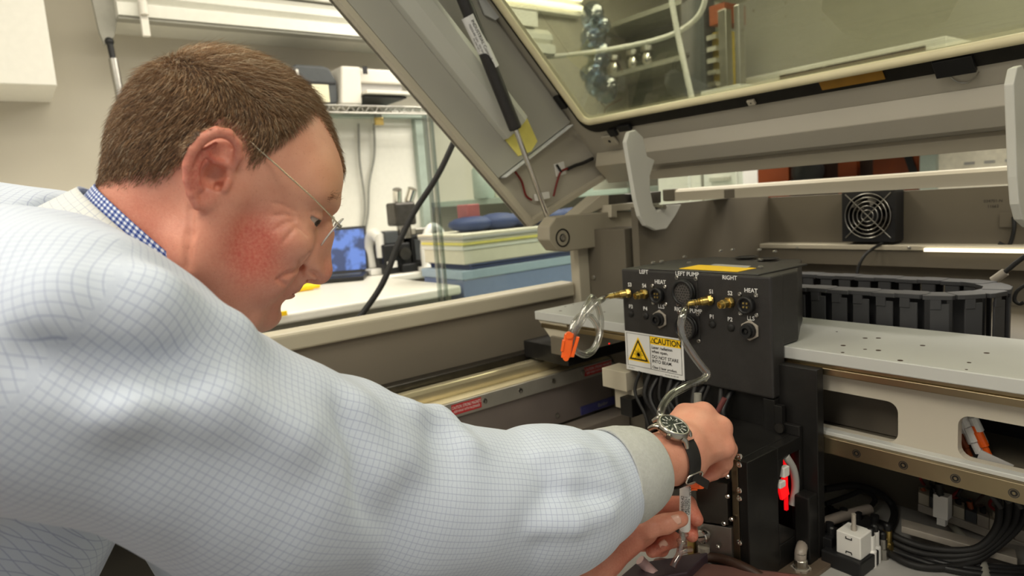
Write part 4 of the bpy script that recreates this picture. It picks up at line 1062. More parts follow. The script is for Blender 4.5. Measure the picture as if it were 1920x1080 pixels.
tri(.24, .47, H*.42, M_['yellow_sign'], 'warning_triangle', .0002); tri(.24, .47, H*.36, M_['black_print'], 'triangle_border', .0004); tri(.24, .47, H*.275, M_['yellow_sign'], 'triangle_field', .0006)
c = S_(.24, .44)
b = MB(); b.cyl(c+[0, -.0007, 0], c+[0, -.0009, 0], H*.045, n=16)
for k in range(16):
    a_ = k*math.pi/8; l_ = H*(.15 if k % 2 == 0 else .11); dr = np.array([math.cos(a_), 0, math.sin(a_)]); b.obox(c+dr*l_/2+[0, -.0008, 0], (dr, np.cross(dr, YA), YA), (l_/2, H*.0055, .0001))
b.build('laser_star', M_['black_print'], sg)
tri(.50, .845, H*.085, M_['black_print'], 'small_triangle', .0004); tri(.50, .845, H*.055, M_['yellow_sign'], 'small_triangle_field', .0005)
text_mesh('!', H*.085, S_(.50, .845), XA, ZA, NF, 'exclamation_mark', M_['black_print'], sg, depth=.0006)

# ============================================================ PRINT HEAD COLUMN
XC = -.50
e = empty('print_head', (-.6, .83, .80), 'black metal print head column with steel plates and red glow', 'print head')
BM = M_['black_metal']
# upper open frame under the box, carriage plate behind
b = MB(); b.box((-.553, .857, .972), (-.535, .87, 1.033)); b.build('frame_upright', BM, e, .001)
b = MB(); b.box((-.70, .857, .972), (-.553, .87, .980)); b.build('frame_sill', BM, e, .001)
b = MB(); b.box((-.535, .862, .985), (XC, .87, 1.0)); b.build('frame_foot', BM, e, .001)
b = MB(); b.box((-.80, .871, .80), (-.478, .888, 1.084)); b.build('carriage_plate', BM, e, .001)
zlo, ylo, yhi = .80, .735, .87
b = MB()
b.box((XC-.014, ylo, zlo), (XC, .806, .985)); b.box((XC-.014, .806, .966), (XC, yhi, .985)); b.box((XC-.014, .806, zlo), (XC, yhi, .842)); b.box((XC-.014, .862, .842), (XC, yhi, .966))
b.prism([(XC, .806, .93), (XC, .806, .967), (XC, .822, .967)], (-.014, 0, 0)); b.prism([(XC, .806, .842), (XC, .806, .875), (XC, .86, .842)], (-.014, 0, 0))
b.build('side_plate', BM, e, .0012)
b = MB(); b.box((-.66, ylo+.012, .978), (XC-.014, yhi, .985)); b.build('top_cap', BM, e, .001)
b = MB(); b.box((XC-.05, .806, .84), (XC-.048, .862, .97)); b.build('chamber_back', M_['black_plastic'], e)
b = MB(); b.prism([(XC-.010, .826, .915), (XC-.010, .842, .935), (XC-.010, .850, .90), (XC-.010, .832, .897)], (-.004, 0, 0)); b.build('red_lamp', M_['red_led'], e)
b = MB(); b.box((XC-.020, .852, .872), (XC-.016, .857, .955)); b.build('red_lamp', M_['red_led'], e)
b = MB(); b.tube([(XC-.004, .832, .965), (XC-.002, .848, .94), (XC-.004, .856, .91), (XC-.006, .850, .885)], .0055, 8); b.build('white_ribbon', M_['label_grey'], e)
b = MB(); b.box((XC-.006, .818, .938), (XC+.002, .832, .952)); b.build('white_plug', M_['white_plastic'], e, .001)
b = MB(); b.box((XC-.006, .808, .925), (XC+.002, .822, .934)); b.build('white_plug', M_['white_plastic'], e, .001)
# slotted bracket at right of the frame
q = PY(1463, 790, .862); b = MB(); b.box(q-[.006, .006, .03], q+[.006, .004, .025]); b.build('slotted_tab', BM, e, .001)
q = PY(1463, 802, .856); b = MB(); b.cyl(q, q-YA*.004, .007, n=14); b.build('thumb_screw', M_['dark_steel'], e)
# lower block front
yF = .735
b = MB(); b.box((-.525, yF, .80), (XC-.0145, .75, .985)); b.build('corner_strip', mat('bronze_strip', (120, 108, 88), .35, .9, .15, 20), e, .001)
b = MB(); b.box((-.56, yF+.004, .895), (-.525, .80, .978)); b.build('front_plate', M_['black_metal'], e, .001)
b = MB(); b.box((-.68, yF+.006, .88), (-.56, .80, .966)); b.build('manifold_block', mat('manifold', (58, 55, 52), .32, .8, .15, 20), e, .001)
b = MB(); b.box((-.66, yF+.012, .966), (-.56, .80, .978)); b.build('manifold_cap', BM, e, .001)
b = MB(); b.prism([(-.60, yF-.022, .835), (-.565, yF-.022, .835), (-.525, yF-.004, .835), (-.525, .79, .835), (-.60, .79, .835)], (0, 0, .052)); b.build('steel_cover', mat('brushed_steel', (150, 146, 140), .34, .9, .08, 30), e, .001)
b = MB(); b.prism([(-.63, yF-.004, .89), (-.565, yF-.024, .89), (-.528, yF-.006, .89), (-.528, .79, .89), (-.63, .79, .89)], (0, 0, .06)); b.build('dark_cover', mat('dark_cover', (70, 66, 62), .3, .85, .12, 20), e, .001)
for px, py in ((1387, 856), (1387, 871), (1387, 919), (1387, 934), (1387, 1017), (1388, 1056)):
    q = PY(px, py, yF); screw(e, q, NF, .0042, h=.0025, m=M_['bright_steel'])
for px, py, yy in ((1341, 896, yF+.006), (1365, 893, yF-.006), (1365, 930, yF-.006), (1334, 915, yF+.006), (1335, 943, yF-.01), (1358, 981, yF-.006), (1372, 973, yF-.003), (1347, 1025, yF-.014), (1371, 1045, yF)):
    q = PY(px, py, yy-.001); screw(e, q, NF, .0032, h=.003, m=M_['bright_steel'])
q = PY(1320, 1004, yF-.022)
b = MB(); b.lathe(q+[0, .01, 0], NF, [(0, .006), (.01, .006), (.01, .0095), (.016, .0095), (.017, .008)], 18, False); so = b.build('slotted_knob', M_['bright_steel'], e)
b = MB(); b.obox(q+[0, -.0072, 0], ((1, 0, .5), YA, (-.5, 0, 1)), (.0075, .0004, .0009)); b.build('slot', M_['black_print'], so)
b = MB(); q = PY(1320, 1040, yF-.02); b.lathe(q+[0, 0, .012], -ZA, [(0, .008), (.008, .008), (.010, .005), (.022, .004)], 14, False); b.build('drain_fitting', M_['silver_plastic'], e)
b = MB(); q = PY(1300, 1030, yF-.02); b.box(q-[.006, .006, .016], q+[.006, .006, .016]); b.build('valve_block', M_['brass'], e, .001)
b = MB(); b.box((-.70, .76, .80), (XC-.02, .87, .835)); b.build('base_block', BM, e, .001)
# right-hand rear block and left rear block
b = MB(); b.box((XC, .845, .80), (XC+.022, .87, .905)); b.build('rear_flange', BM, e, .002)
q = PY(1210, 722, .875)
b = MB(); b.box((-.875, .845, .995), (-.815, .89, 1.03)); b.box((-.86, .86, .955), (-.81, .89, .995)); b.build('side_carriage', M_['machine_cream'], e, .001)
b = MB(); b.box((-.828, .84, .952), (-.80, .875, .985)); b.build('clamp_block', BM, e, .001)
# internal cables seen inside the frame
random.seed(3)
for k in range(12):
    xa = -.79+.016*k
    b = MB(); b.tube([(xa, .855+.01*(k % 3), 1.035), (xa+.01*random.uniform(-1, 1), .845, 1.0), (xa+.02, .84+.008*(k % 2), .965), (xa+.035, .838, .93)], .0042 if k % 3 else .003)
    b.build('bundle_cable', [M_['black_rubber'], M_['black_rubber'], M_['black_plastic']][k % 3], e)
b = MB(); b.tube([(-.60, .83, 1.03), (-.61, .82, .995), (-.585, .815, .972), (-.555, .815, .968)], .004); b.build('red_cable', mat('dull_red', (110, 60, 58), .5), e)
b = MB(); b.tube([(-.645, .825, 1.03), (-.645, .82, .98)], .006, sub=1); b.build('grey_cable', M_['bench_grey'], e)
# ============================================================ DECK AND ITEMS BELOW THE BRIDGE
DZ = .80
b = MB(); b.box((-1.10, .17, DZ-.02), (.55, 1.12, DZ)); b.build('deck_plate', M_['deck_grey'], housing)
b = MB(); b.box((-.60, .80, DZ), (-.46, 1.02, DZ+.006)); b.build('sub_plate', mat('bronze_plate', (128, 112, 96), .4, .5, .1, 20), housing, .001)
def on_deck(px, py, z=DZ): return PZ(px, py, z)
def cable(name, pts, r, m, label, cat='cable', group=None):
    b = MB(); b.tube(pts, r, 10); return tag(b.build(name, M_[m]), label, cat, group)
# white cube valve
c = on_deck(1600, 1062)
e = empty('solenoid_valve', c, 'black valve block with white cube coil on the deck', 'valve')
b = MB(); b.box(c+[-.034, -.025, 0], c+[.022, .03, .022]); b.build('base', M_['black_plastic'], e, .002)
b = MB(); b.box(c+[-.016, -.016, .022], c+[.018, .018, .055]); cu = b.build('coil', M_['white_plastic'], e, .0015)
for dz, s_ in ((.048, 1), (.029, -1)):
    p = c+[.002, -.0164, dz]
    b = MB(); b.box(p+[-.004, -.0006, -.0006], p+[.004, 0, .0006]); b.box(p+[-.0045, -.0006, -.0006], p+[-.0035, 0, .003*s_]); b.box(p+[.0035, -.0006, -.0006], p+[.0045, 0, .003*s_]); b.build('bracket_mark', M_['black_print'], cu)
b = MB(); b.lathe(c+[.001, 0, .055], ZA, [(0, .004), (.006, .004), (.007, .003), (.024, .003)], 12); b.build('stem', M_['silver_plastic'], e)
# elbow tubes
b = MB(); b.tube([on_deck(1502, 1072), on_deck(1502, 1072)+[0, 0, .03], PD(1513, 1010, .98), PD(1548, 980, 1.0), PD(1590, 965, 1.03), PD(1630, 955, 1.05)], .008, 12)
tag(b.build('clear_elbow_hose', mat('hose_grey', (150, 140, 130), .3, 0, .05)), 'translucent grey hose bending up from the deck beside valve', 'hose')
c = on_deck(1502, 1074)
e = empty('hose_fitting', c, 'steel hose fitting standing on the bronze deck plate', 'fitting')
b = MB(); b.lathe(c, ZA, [(0, .012), (.008, .012), (.01, .009), (.02, .009), (.022, .007), (.03, .007)], 14, False); b.build('body', M_['steel'], e)
b = MB(); b.lathe(c+[0, 0, .004], ZA, [(0, .0135), (.005, .0135)], 6, False); b.build('hex', M_['silver_plastic'], e)
for i, (px, py) in enumerate(((1470, 1058), (1560, 1045), (1640, 1052), (1655, 1046), (1664, 1040), (1632, 1060))):
    c = on_deck(px, py); h = .03+.008*(i % 3)
    e = empty('deck_connector', c, ['brass connector standing beside the print head foot', 'black connector behind the valve block', 'white capped connector beside the valve coil', 'steel capped connector at the deck row middle', 'brass capped connector at the deck row end', 'small white connector in front of the deck row'][i], 'connector', 'connectors on the deck')
    b = MB(); b.lathe(c, ZA, [(0, .008), (h*.5, .008), (h*.55, .006), (h, .006)], 12, False); b.build('body', [M_['brass'], M_['black_plastic'], M_['white_plastic'], M_['steel'], M_['brass'], M_['white_plastic']][i], e)
    b = MB(); b.lathe(c+[0, 0, h], ZA, [(0, .005), (.008, .005), (.01, .003)], 12, False); b.build('cap', [M_['steel'], M_['black_plastic'], M_['black_plastic'], M_['black_plastic'], M_['black_plastic'], M_['black_plastic']][i], e)
for i, (px, py, w, h) in enumerate(((1545, 1035, .022, .035), (1570, 1000, .026, .03), (1625, 1010, .03, .028))):
    c = on_deck(px, py)
    b = MB(); b.box(c+[-w, -.02, 0], c+[w, .02, h]); b.cyl(c+[w*.4, 0, h], c+[w*.4, 0, h+.014], .006, n=12); b.cyl(c+[-w*.4, 0, h], c+[-w*.4, 0, h+.01], .005, n=12)
    tag(b.build('black_valve', M_['black_plastic'], None, .0015), ['small black valve block nearest the print head', 'black valve block behind the clear hose', 'wide black valve block behind the white coil'][i], 'valve')
# black cable loops
def PK(px, py, d, zmin=.807):
    r_ = ray(px, py); return EYE+r_*min(d, (1.35-zmin)/max(-r_[2], 1e-6))
G = 'black cables looping over the deck'
cable('deck_cable', [PK(1545, 918, 1.05), PK(1600, 910, 1.08), PK(1650, 925, 1.10), PK(1676, 955, 1.11), PK(1668, 990, 1.1), PK(1640, 1010, 1.08)], .0055, 'black_rubber', 'black cable arching from the print head towards the connectors')
cable('deck_cable', [PK(1548, 945, 1.05), PK(1590, 930, 1.07), PK(1620, 920, 1.09), PK(1640, 940, 1.1), PK(1600, 980, 1.08)], .004, 'black_rubber', 'thin black cable beneath the arching cable')
for i in range(4):
    o_ = i*19
    cable('deck_cable', [PK(1640, 985+o_*.6, 1.0), PK(1700, 1015+o_*.7, .96), PK(1760, 1030+o_*.6, .94), PK(1830, 1028+o_*.4, .92), PK(1868+o_*.7, 990, .92), PK(1872+o_*.9, 940, .93), PK(1856+o_, 905, .94)], .0048, 'black_rubber',
          ['innermost black cable of the bundle sweeping up to the rail', 'second black cable of the bundle sweeping up to the rail', 'third black cable of the bundle sweeping up to the rail', 'outermost black cable of the bundle sweeping up to the rail'][i], 'cable', G)
for i in range(3):
    cable('deck_cable', [PK(1660, 1010+i*9, 1.02), PK(1760, 1046+i*8, 1.0), PK(1850, 1062+i*8, .98), PK(1940, 1066+i*9, .96)], .0045, 'black_plastic',
          ['upper of the black cables lying along the deck front', 'middle of the black cables lying along the deck front', 'lowest of the black cables lying along the deck front'][i], 'cable', G)
cable('deck_cable', [PD(1760, 905, .99), PD(1762, 922, .995), PD(1765, 936, 1.0)], .005, 'black_rubber', 'short black lead going into the white plug under rail')
cable('deck_cable', [PK(1770, 960, 1.13), PK(1790, 990, 1.12), PK(1820, 1020, 1.05), PK(1845, 1060, 1.0), PK(1850, 1100, .98)], .0055, 'bench_grey', 'grey cable crossing the black cable bundle')
cable('deck_cable', [PK(1880, 930, 1.08), PK(1905, 960, 1.06), PK(1930, 990, 1.05)], .006, 'black_rubber', 'thick black cable leaving at the picture edge')
c = PD(1767, 948, 1.0)
b = MB(); b.obox(c, (XA, YA, ZA), (.010, .008, .018)); b.obox(c-[0, 0, .022], (XA, YA, ZA), (.006, .005, .008)); tag(b.build('white_plug', M_['white_plastic'], None, .001), 'white cable plug hanging under the lower rail', 'plug')
# rows of small valves on a rail behind
e = empty('valve_manifold', on_deck(1800, 1000), 'cream valve manifold with connectors under the rail', 'manifold')
p0, p1 = PD(1722, 925, 1.05), PD(1925, 1000, .98); dd = nrm(p1-p0); nn_ = nrm(np.cross(dd, ZA))
b = MB(); b.obox((p0+p1)/2-[0, 0, .016], (dd, nn_, ZA), (np.linalg.norm(p1-p0)/2, .016, .006)); b.build('rail', M_['silver_plastic'], e, .001)
for k in range(9):
    t = (k+.5)/9; c = p0+(p1-p0)*t
    b = MB(); b.obox(c-[0, 0, .002], (dd, nn_, ZA), (.0075, .012, .009)); v_ = b.build('valve', [M_['machine_cream'], M_['charcoal'], M_['silver_plastic']][k % 3], e, .001)
    b = MB(); b.cyl(c+[0, 0, .006], c+[0, 0, .016]+rng.normal(0, .003, 3), .004, n=10); b.build('push_fitting', [M_['orange_brown'], M_['black_plastic'], M_['machine_cream'], M_['black_plastic']][k % 4], v_)
    b = MB(); b.tube([c+[0, 0, .018], c+[.0, -.015, .035]+rng.normal(0, .008, 3), c+[.02, -.01, .05]+rng.normal(0, .012, 3)], .0022, 6); b.build('lead', [M_['red_wire'], M_['black_rubber'], M_['dark_brown']][k % 3], v_)
p0, p1 = PD(1690, 985, .985), PD(1905, 1045, .92); dd = nrm(p1-p0); nn_ = nrm(np.cross(dd, ZA))
b = MB(); b.obox((p0+p1)/2, (dd, nn_, ZA), (np.linalg.norm(p1-p0)/2, .013, .005)); tag(b.build('mounting_strip', M_['silver_plastic'], None, .001), 'beige mounting strip lying in front of the valve manifold', 'strip')
# connectors behind the second cutout
for i, (px, py, m, r_) in enumerate(((1810, 800, 'white_plastic', .009), (1822, 818, 'white_plastic', .008), (1832, 800, 'white_plastic', .006), (1842, 828, 'orange_plastic', .0055), (1806, 830, 'orange_brown', .006))):
    c = PY(px, py, .955); d_ = nrm((.4, .1, -1))
    e = empty('hose_coupling', c, ['large white hose coupling behind the beam cutout', 'white coupling below the large one behind the cutout', 'narrow white coupling behind the beam cutout', 'bright orange coupling behind the beam cutout', 'brown coupling at the rim of the beam cutout'][i], 'coupling', 'hose couplings in the beam')
    b = MB(); b.lathe(c-d_*.022, d_, [(0, r_*.8), (.008, r_*.8), (.009, r_), (.028, r_), (.029, r_*.7), (.044, r_*.7)], 14, False); b.build('body', M_[m], e)
    b = MB(); b.tube([c+d_*.02, c+d_*.05, c+d_*.085+[.01, 0, 0]], r_*.6, 8); b.build('hose', M_['black_rubber'], e)
c = PY(1865, 868, .93)
b = MB(); b.obox(c, (nrm((1, 0, -.3)), YA, nrm((.3, 0, 1))), (.018, .001, .008)); tag(b.build('paper_tag', M_['label_grey']), 'grey paper tag in the beam cutout', 'tag')
# clutter in front of the print head foot
c = PD(1215, 1058, .90)
cable('deck_cable', [PD(1180, 1095, .9), PD(1250, 1060, .92), PD(1330, 1045, .93), PD(1390, 1062, .9), PD(1440, 1090, .88)], .007, 'dark_brown', 'dark wire at the foot of the print head')
b = MB(); c = PD(1240, 1082, .9); b.obox(c, (nrm(PD(1290, 1065, .9)-PD(1205, 1078, .9)), nrm((-.2, 1, 0)), ZA), (.05, .03, .014)); tag(b.build('dark_carriage_block', mat('purple_black', (70, 58, 66), .4, .2, .1), None, .002), 'dark block at the frame bottom below the syringe', 'block')
b = MB(); b.tube([PD(1200, 1050, .9), PD(1212, 1062, .9), PD(1228, 1078, .89)], .007, 8); tag(b.build('clear_clip', mat('pinkish_clip', (200, 170, 170), .4)), 'pale plastic clip on the dark block', 'clip')
b = MB(); c = PD(1360, 1120, .87); b.obox(c, (nrm((.8, .5, 0)), nrm((-.5, .8, 0)), ZA), (.1, .05, .02)); tag(b.build('drip_tray', mat('tray_rose', (130, 95, 88), .35, .3, .08), None, .01), 'reddish brown tray below the print head', 'tray')

# ============================================================ TUBES AND ORANGE CLAMPS
def fit_end(f): return f[0]+f[1]*.036
# coiled tube on S3
k0 = 1.115
pts = [fit_end(fS3)-fS3[1]*.014, fit_end(fS3)+fS3[1]*.004]+[PD(x, y, k0+dz) for x, y, dz in ((1128, 562, .0), (1108, 578, -.01), (1090, 603, -.015), (1072, 640, -.01), (1086, 662, 0), (1110, 657, .012), (1123, 628, .015), (1113, 600, .008), (1093, 590, .0), (1074, 610, -.012), (1072, 648, -.015), (1098, 666, -.006), (1120, 645, .008), (1127, 605, .02), (1120, 572, .015), (1110, 557, .0), (1098, 575, -.018), (1086, 605, -.022), (1070, 640, -.02), (1063, 655, -.018))]
e = empty('coiled_tube', fit_end(fS3), 'clear coiled tube hanging from the upper brass fitting', 'tube')
b = MB(); b.tube(pts, .0052, 12, sub=7); t_ = b.build('tube_wall', M_['clear_tube'], e)
b = MB(); b.tube(pts, .0026, 8, sub=7); b.build('bore', clear_mat('bore_clear', (.93, .92, .88), .12, .06), e)
def clamp(name, c, ax, s_, label):
    e = empty(name, c, label, 'clamp'); ax = [nrm(a) for a in ax]
    b = MB(); b.obox(c, ax, (.008*s_, .006*s_, .021*s_)); b.build('jaw', M_['orange_plastic'], e, .002)
    b = MB(); b.obox(c+ax[0]*.013*s_-ax[2]*.002, (nrm(ax[0]*.15+ax[2]), ax[1], nrm(ax[0]-ax[2]*.15)), (.018*s_, .006*s_, .0028*s_)); b.build('lever', M_['orange_plastic'], e, .001)
    b = MB(); b.cyl(c-ax[1]*.009*s_+ax[2]*.018*s_, c+ax[1]*.009*s_+ax[2]*.018*s_, .006*s_, n=14); b.cyl(c-ax[1]*.008*s_-ax[2]*.021*s_, c+ax[1]*.008*s_-ax[2]*.021*s_, .005*s_, n=14); b.build('hinge', M_['orange_plastic'], e)
    b = MB(); b.obox(c-ax[0]*.008*s_, ax, (.002*s_, .008*s_, .010*s_)); b.build('thumb_tab', M_['orange_plastic'], e, .001)
cv = AX[:, 0]*0
RT = AX @ np.array([1, 0, 0]); DN = AX @ np.array([0, 1, 0]); FW = AX @ np.array([0, 0, 1])
clamp('tube_clamp', PD(1064, 648, 1.085), (RT, FW, nrm(-DN+RT*.15)), .95, 'bright orange pinch clamp on the coiled clear tube')
pts = [fit_end(fS1)-fS1[1]*.014, fit_end(fS1)+fS1[1]*.004]+[PD(x, y, d) for x, y, d in ((1284, 583, .955), (1277, 605, .945), (1282, 635, .945), (1299, 664, .945), (1316, 687, .945), (1326, 701, .945), (1316, 712, .94), (1288, 724, .93), (1258, 741, .91), (1242, 764, .895), (1240, 785, .885), (1255, 815, .88), (1283, 880, .868), (1286, 905, .852))]
e = empty('feed_tube', fit_end(fS1), 'clear tube bending from the lower brass fitting down to the hands', 'tube')
b = MB(); b.tube(pts, .0056, 12, sub=7); b.build('tube_wall', M_['clear_tube'], e)
b = MB(); b.tube(pts, .0028, 8, sub=7); b.build('bore', M_['bore_clear'], e)

# ============================================================ SYRINGE FILTER HELD IN THE HAND
s0, s1, s2, s3 = PD(1285, 910, .845), PD(1284, 991, .845), PD(1279, 1014, .845), PD(1276, 1026, .845)
sa = nrm(s1-s0)
e = empty('filter_cartridge', s1, 'slim white labelled cartridge held between the fingers', 'cartridge')
b = MB(); b.lathe(s0, sa, [(0, .004), (.001, .0066), (.003, .0070), (np.linalg.norm(s1-s0), .0070), (np.linalg.norm(s1-s0)+.003, .0055)], 24); body_c = b.build('barrel', M_['label_white'], e)
b = MB(); b.lathe(s1, s2-s1, [(0, .0045), (.004, .0045), (.005, .0062), (.008, .0062), (.009, .005), (.0145, .005), (.015, .0068), (.018, .0068), (.0185, .0045), (.026, .004)], 20, False); b.build('luer_fitting', M_['clear_tube'], e)
b = MB(); b.tube([s3-sa*.004, PD(1273, 1040, .842), PD(1266, 1052, .838), PD(1261, 1063, .835)], .0042, 10); b.build('outlet_tube', clear_mat('pink_clear', (.86, .74, .70), .18, .08), e)
b = MB(); b.tube([PD(1274, 1036, .843), PD(1284, 1032, .845), PD(1296, 1030, .848)], .0040, 10); b.build('side_outlet', M_['pink_clear'], e)
for off, txt, sz, al in ((-.0030, 'N6960-42', .0055, .42), (.0012, '042102D-1', .0050, .42), (.0046, 'OMNON', .0050, .46)):
    vw = nrm(EYE-s0); nv_ = nrm(vw-sa*(vw@sa)); sd = np.cross(sa, nv_); sd = sd if sd@RT > 0 else -sd
    an = math.asin(off/.0072); n2 = nv_*math.cos(an)+sd*math.sin(an)
    text_mesh(txt, sz, s0+(s1-s0)*al+n2*.0071, -sa, -(sd*math.cos(an)-nv_*math.sin(an)), n2, 'printed_code', M_['black_print'], body_c)
text_mesh('W2V', .006, s0+(s1-s0)*.1+nrm(nv_*.6+sd*.8)*.0071, -sa, -(sd*.6-nv_*.8), nrm(nv_*.6+sd*.8), 'printed_code', M_['black_print'], body_c)
clamp('cartridge_clamp', PD(1297, 909, .850), (-DN, FW, RT), .62, 'small orange clamp pinched above the white cartridge')
# ============================================================ PERSON
class Field:
    """signed distance samples on a grid; shapes are blended in, then polygonised"""
    def __init__(s, lo, hi, h):
        s.lo = np.array(lo, float); s.h = h
        s.n = np.ceil((np.array(hi, float)-s.lo)/h).astype(int)+1
        s.ax = [s.lo[i]+h*np.arange(s.n[i]) for i in range(3)]
        s.v = np.full(tuple(s.n), 1.0, np.float32)
    def _block(s, lo, hi, pad):
        sl = []
        for i in range(3):
            a = int(max(0, math.floor((lo[i]-pad-s.lo[i])/s.h))); b_ = int(min(s.n[i], math.ceil((hi[i]+pad-s.lo[i])/s.h)+1))
            if b_ <= a: return None, None
            sl.append(slice(a, b_))
        G = np.stack(np.meshgrid(s.ax[0][sl[0]], s.ax[1][sl[1]], s.ax[2][sl[2]], indexing='ij'), -1)
        return tuple(sl), G
    def op(s, fn, lo, hi, k, sub=False):
        sl, G = s._block(lo, hi, 2.2*k+3*s.h)
        if sl is None: return
        d = fn(G).astype(np.float32); v = s.v[sl]
        if not sub:
            hh = np.clip(0.5+0.5*(v-d)/k, 0, 1); s.v[sl] = v*(1-hh)+d*hh-k*hh*(1-hh)
        else:
            d = -d; hh = np.clip(0.5-0.5*(v-d)/k, 0, 1); s.v[sl] = v*(1-hh)+d*hh+k*hh*(1-hh)
    def ell(s, c, r, k=.004, rot=None, sub=False):
        c = np.array(c, float); r = np.array(r, float) if np.ndim(r) else np.full(3, float(r))
        def fn(G):
            q = G-c
            if rot is not None: q = q @ rot
            k0 = np.linalg.norm(q/r, axis=-1); k1 = np.linalg.norm(q/(r*r), axis=-1)+1e-9
            return np.where(k0 < 1e-3, -r.min(), k0*(k0-1)/k1)
        m = r.max() if rot is not None else r
        s.op(fn, c-m, c+m, k, sub)
    def cone(s, a, b, ra, rb, k=.004, sub=False, flat=None):
        a = np.array(a, float); b = np.array(b, float); ab = b-a; L2 = ab@ab+1e-12
        def fn(G):
            t = np.clip(((G-a)@ab)/L2, 0, 1); q = G-a-t[..., None]*ab
            if flat is not None:
                nrm_, f_ = flat; w = q@nrm_; q = q+(1/f_-1)*w[..., None]*nrm_
            return np.linalg.norm(q, axis=-1)-(ra+(rb-ra)*t)
        m = max(ra, rb); s.op(fn, np.minimum(a, b)-m, np.maximum(a, b)+m, k, sub)
    def chain(s, pts, rs, k=.004, sub=False):
        for i in range(len(pts)-1): s.cone(pts[i], pts[i+1], rs[i], rs[i+1], k, sub)
    def sample(s, p):
        q = (np.asarray(p)-s.lo)/s.h; i = np.clip(np.floor(q).astype(int), 0, s.n-2); f_ = q-i; o = 0
        for dx in (0, 1):
            for dy in (0, 1):
                for dz in (0, 1):
                    w = (f_[0] if dx else 1-f_[0])*(f_[1] if dy else 1-f_[1])*(f_[2] if dz else 1-f_[2]); o += w*s.v[i[0]+dx, i[1]+dy, i[2]+dz]
        return o
    def mesh(s):
        v = s.v; n = v.shape; ins = v < 0
        c8 = [(i, j, k) for i in (0, 1) for j in (0, 1) for k in (0, 1)]
        cnt = np.zeros((n[0]-1, n[1]-1, n[2]-1), np.int8)
        for i, j, k in c8: cnt += ins[i:n[0]-1+i, j:n[1]-1+j, k:n[2]-1+k]
        act = (cnt > 0) & (cnt < 8)
        idx = np.full(cnt.shape, -1, np.int64); cells = np.argwhere(act); idx[act] = np.arange(len(cells))
        pos = np.zeros((len(cells), 3)); num = np.zeros(len(cells))
        for a in range(8):
            for ax_ in range(3):
                ca = c8[a]
                if ca[ax_] == 1: continue
                cb = list(ca); cb[ax_] = 1; cb = tuple(cb)
                va = v[cells[:, 0]+ca[0], cells[:, 1]+ca[1], cells[:, 2]+ca[2]]; vb = v[cells[:, 0]+cb[0], cells[:, 1]+cb[1], cells[:, 2]+cb[2]]
                m = (va < 0) != (vb < 0); t = np.where(m, va/(va-vb+1e-12), 0)
                P = np.array(ca, float)[None]+(np.array(cb)-np.array(ca))[None]*t[:, None]
                pos[m] += P[m]; num += m
        pos = (cells+pos/np.maximum(num, 1)[:, None])*s.h+s.lo
        quads = []
        for ax_ in range(3):
            o1, o2 = [(1, 2), (2, 0), (0, 1)][ax_]
            sa = [slice(None)]*3; sb = [slice(None)]*3; sa[ax_] = slice(0, n[ax_]-1); sb[ax_] = slice(1, n[ax_])
            A_ = ins[tuple(sa)]; B_2 = ins[tuple(sb)]; ch = np.argwhere(A_ != B_2)
            ok = (ch[:, o1] > 0) & (ch[:, o2] > 0) & (ch[:, o1] < n[o1]-1) & (ch[:, o2] < n[o2]-1); ch = ch[ok]
            inside = A_[tuple(ch.T)]
            def cid(d1, d2):
                q = ch.copy(); q[:, o1] += d1; q[:, o2] += d2; return idx[tuple(q.T)]
            q = np.stack([cid(-1, -1), cid(0, -1), cid(0, 0), cid(-1, 0)], 1)
            q[~inside] = q[~inside][:, ::-1]; quads.append(q)
        return pos, np.concatenate(quads)

def smooth_mesh(V, F, it=2, lam=.5):
    E0 = np.concatenate([F[:, [0, 1]], F[:, [1, 2]], F[:, [2, 3]], F[:, [3, 0]]])
    for k in range(it):
        acc = np.zeros_like(V); cnt = np.zeros(len(V))
        np.add.at(acc, E0[:, 0], V[E0[:, 1]]); np.add.at(cnt, E0[:, 0], 1)
        np.add.at(acc, E0[:, 1], V[E0[:, 0]]); np.add.at(cnt, E0[:, 1], 1)
        V = V+lam*(acc/np.maximum(cnt, 1)[:, None]-V)
    return V
def vnormals(V, F):
    n = np.cross(V[F[:, 2]]-V[F[:, 0]], V[F[:, 3]]-V[F[:, 1]]); N = np.zeros_like(V)
    for i in range(4): np.add.at(N, F[:, i], n)
    return N/(np.linalg.norm(N, axis=1, keepdims=True)+1e-12)
def quad_object(name, V, F, m, parent, attrs=None):
    me = bpy.data.meshes.new(name)
    me.vertices.add(len(V)); me.vertices.foreach_set('co', np.asarray(V, np.float32).ravel())
    me.loops.add(F.size); me.loops.foreach_set('vertex_index', F.astype(np.int32).ravel())
    me.polygons.add(len(F)); me.polygons.foreach_set('loop_start', np.arange(0, F.size, F.shape[1], dtype=np.int32)); me.polygons.foreach_set('loop_total', np.full(len(F), F.shape[1], np.int32))
    me.polygons.foreach_set('use_smooth', np.ones(len(F), bool))
    me.update(calc_edges=True)
    for an, (dt, data) in (attrs or {}).items():
        at = me.attributes.new(an, dt, 'POINT')
        at.data.foreach_set({'FLOAT_VECTOR': 'vector', 'FLOAT_COLOR': 'color', 'FLOAT': 'value'}[dt], np.asarray(data, np.float32).ravel())
    me.materials.append(m)
    o = bpy.data.objects.new(name, me); COL.objects.link(o)
    if parent is not None: set_parent(o, parent)
    return o

person = empty('person', (-.35, -.1, 0), 'man in pale checked lab coat and glasses leaning over the open machine', 'person')

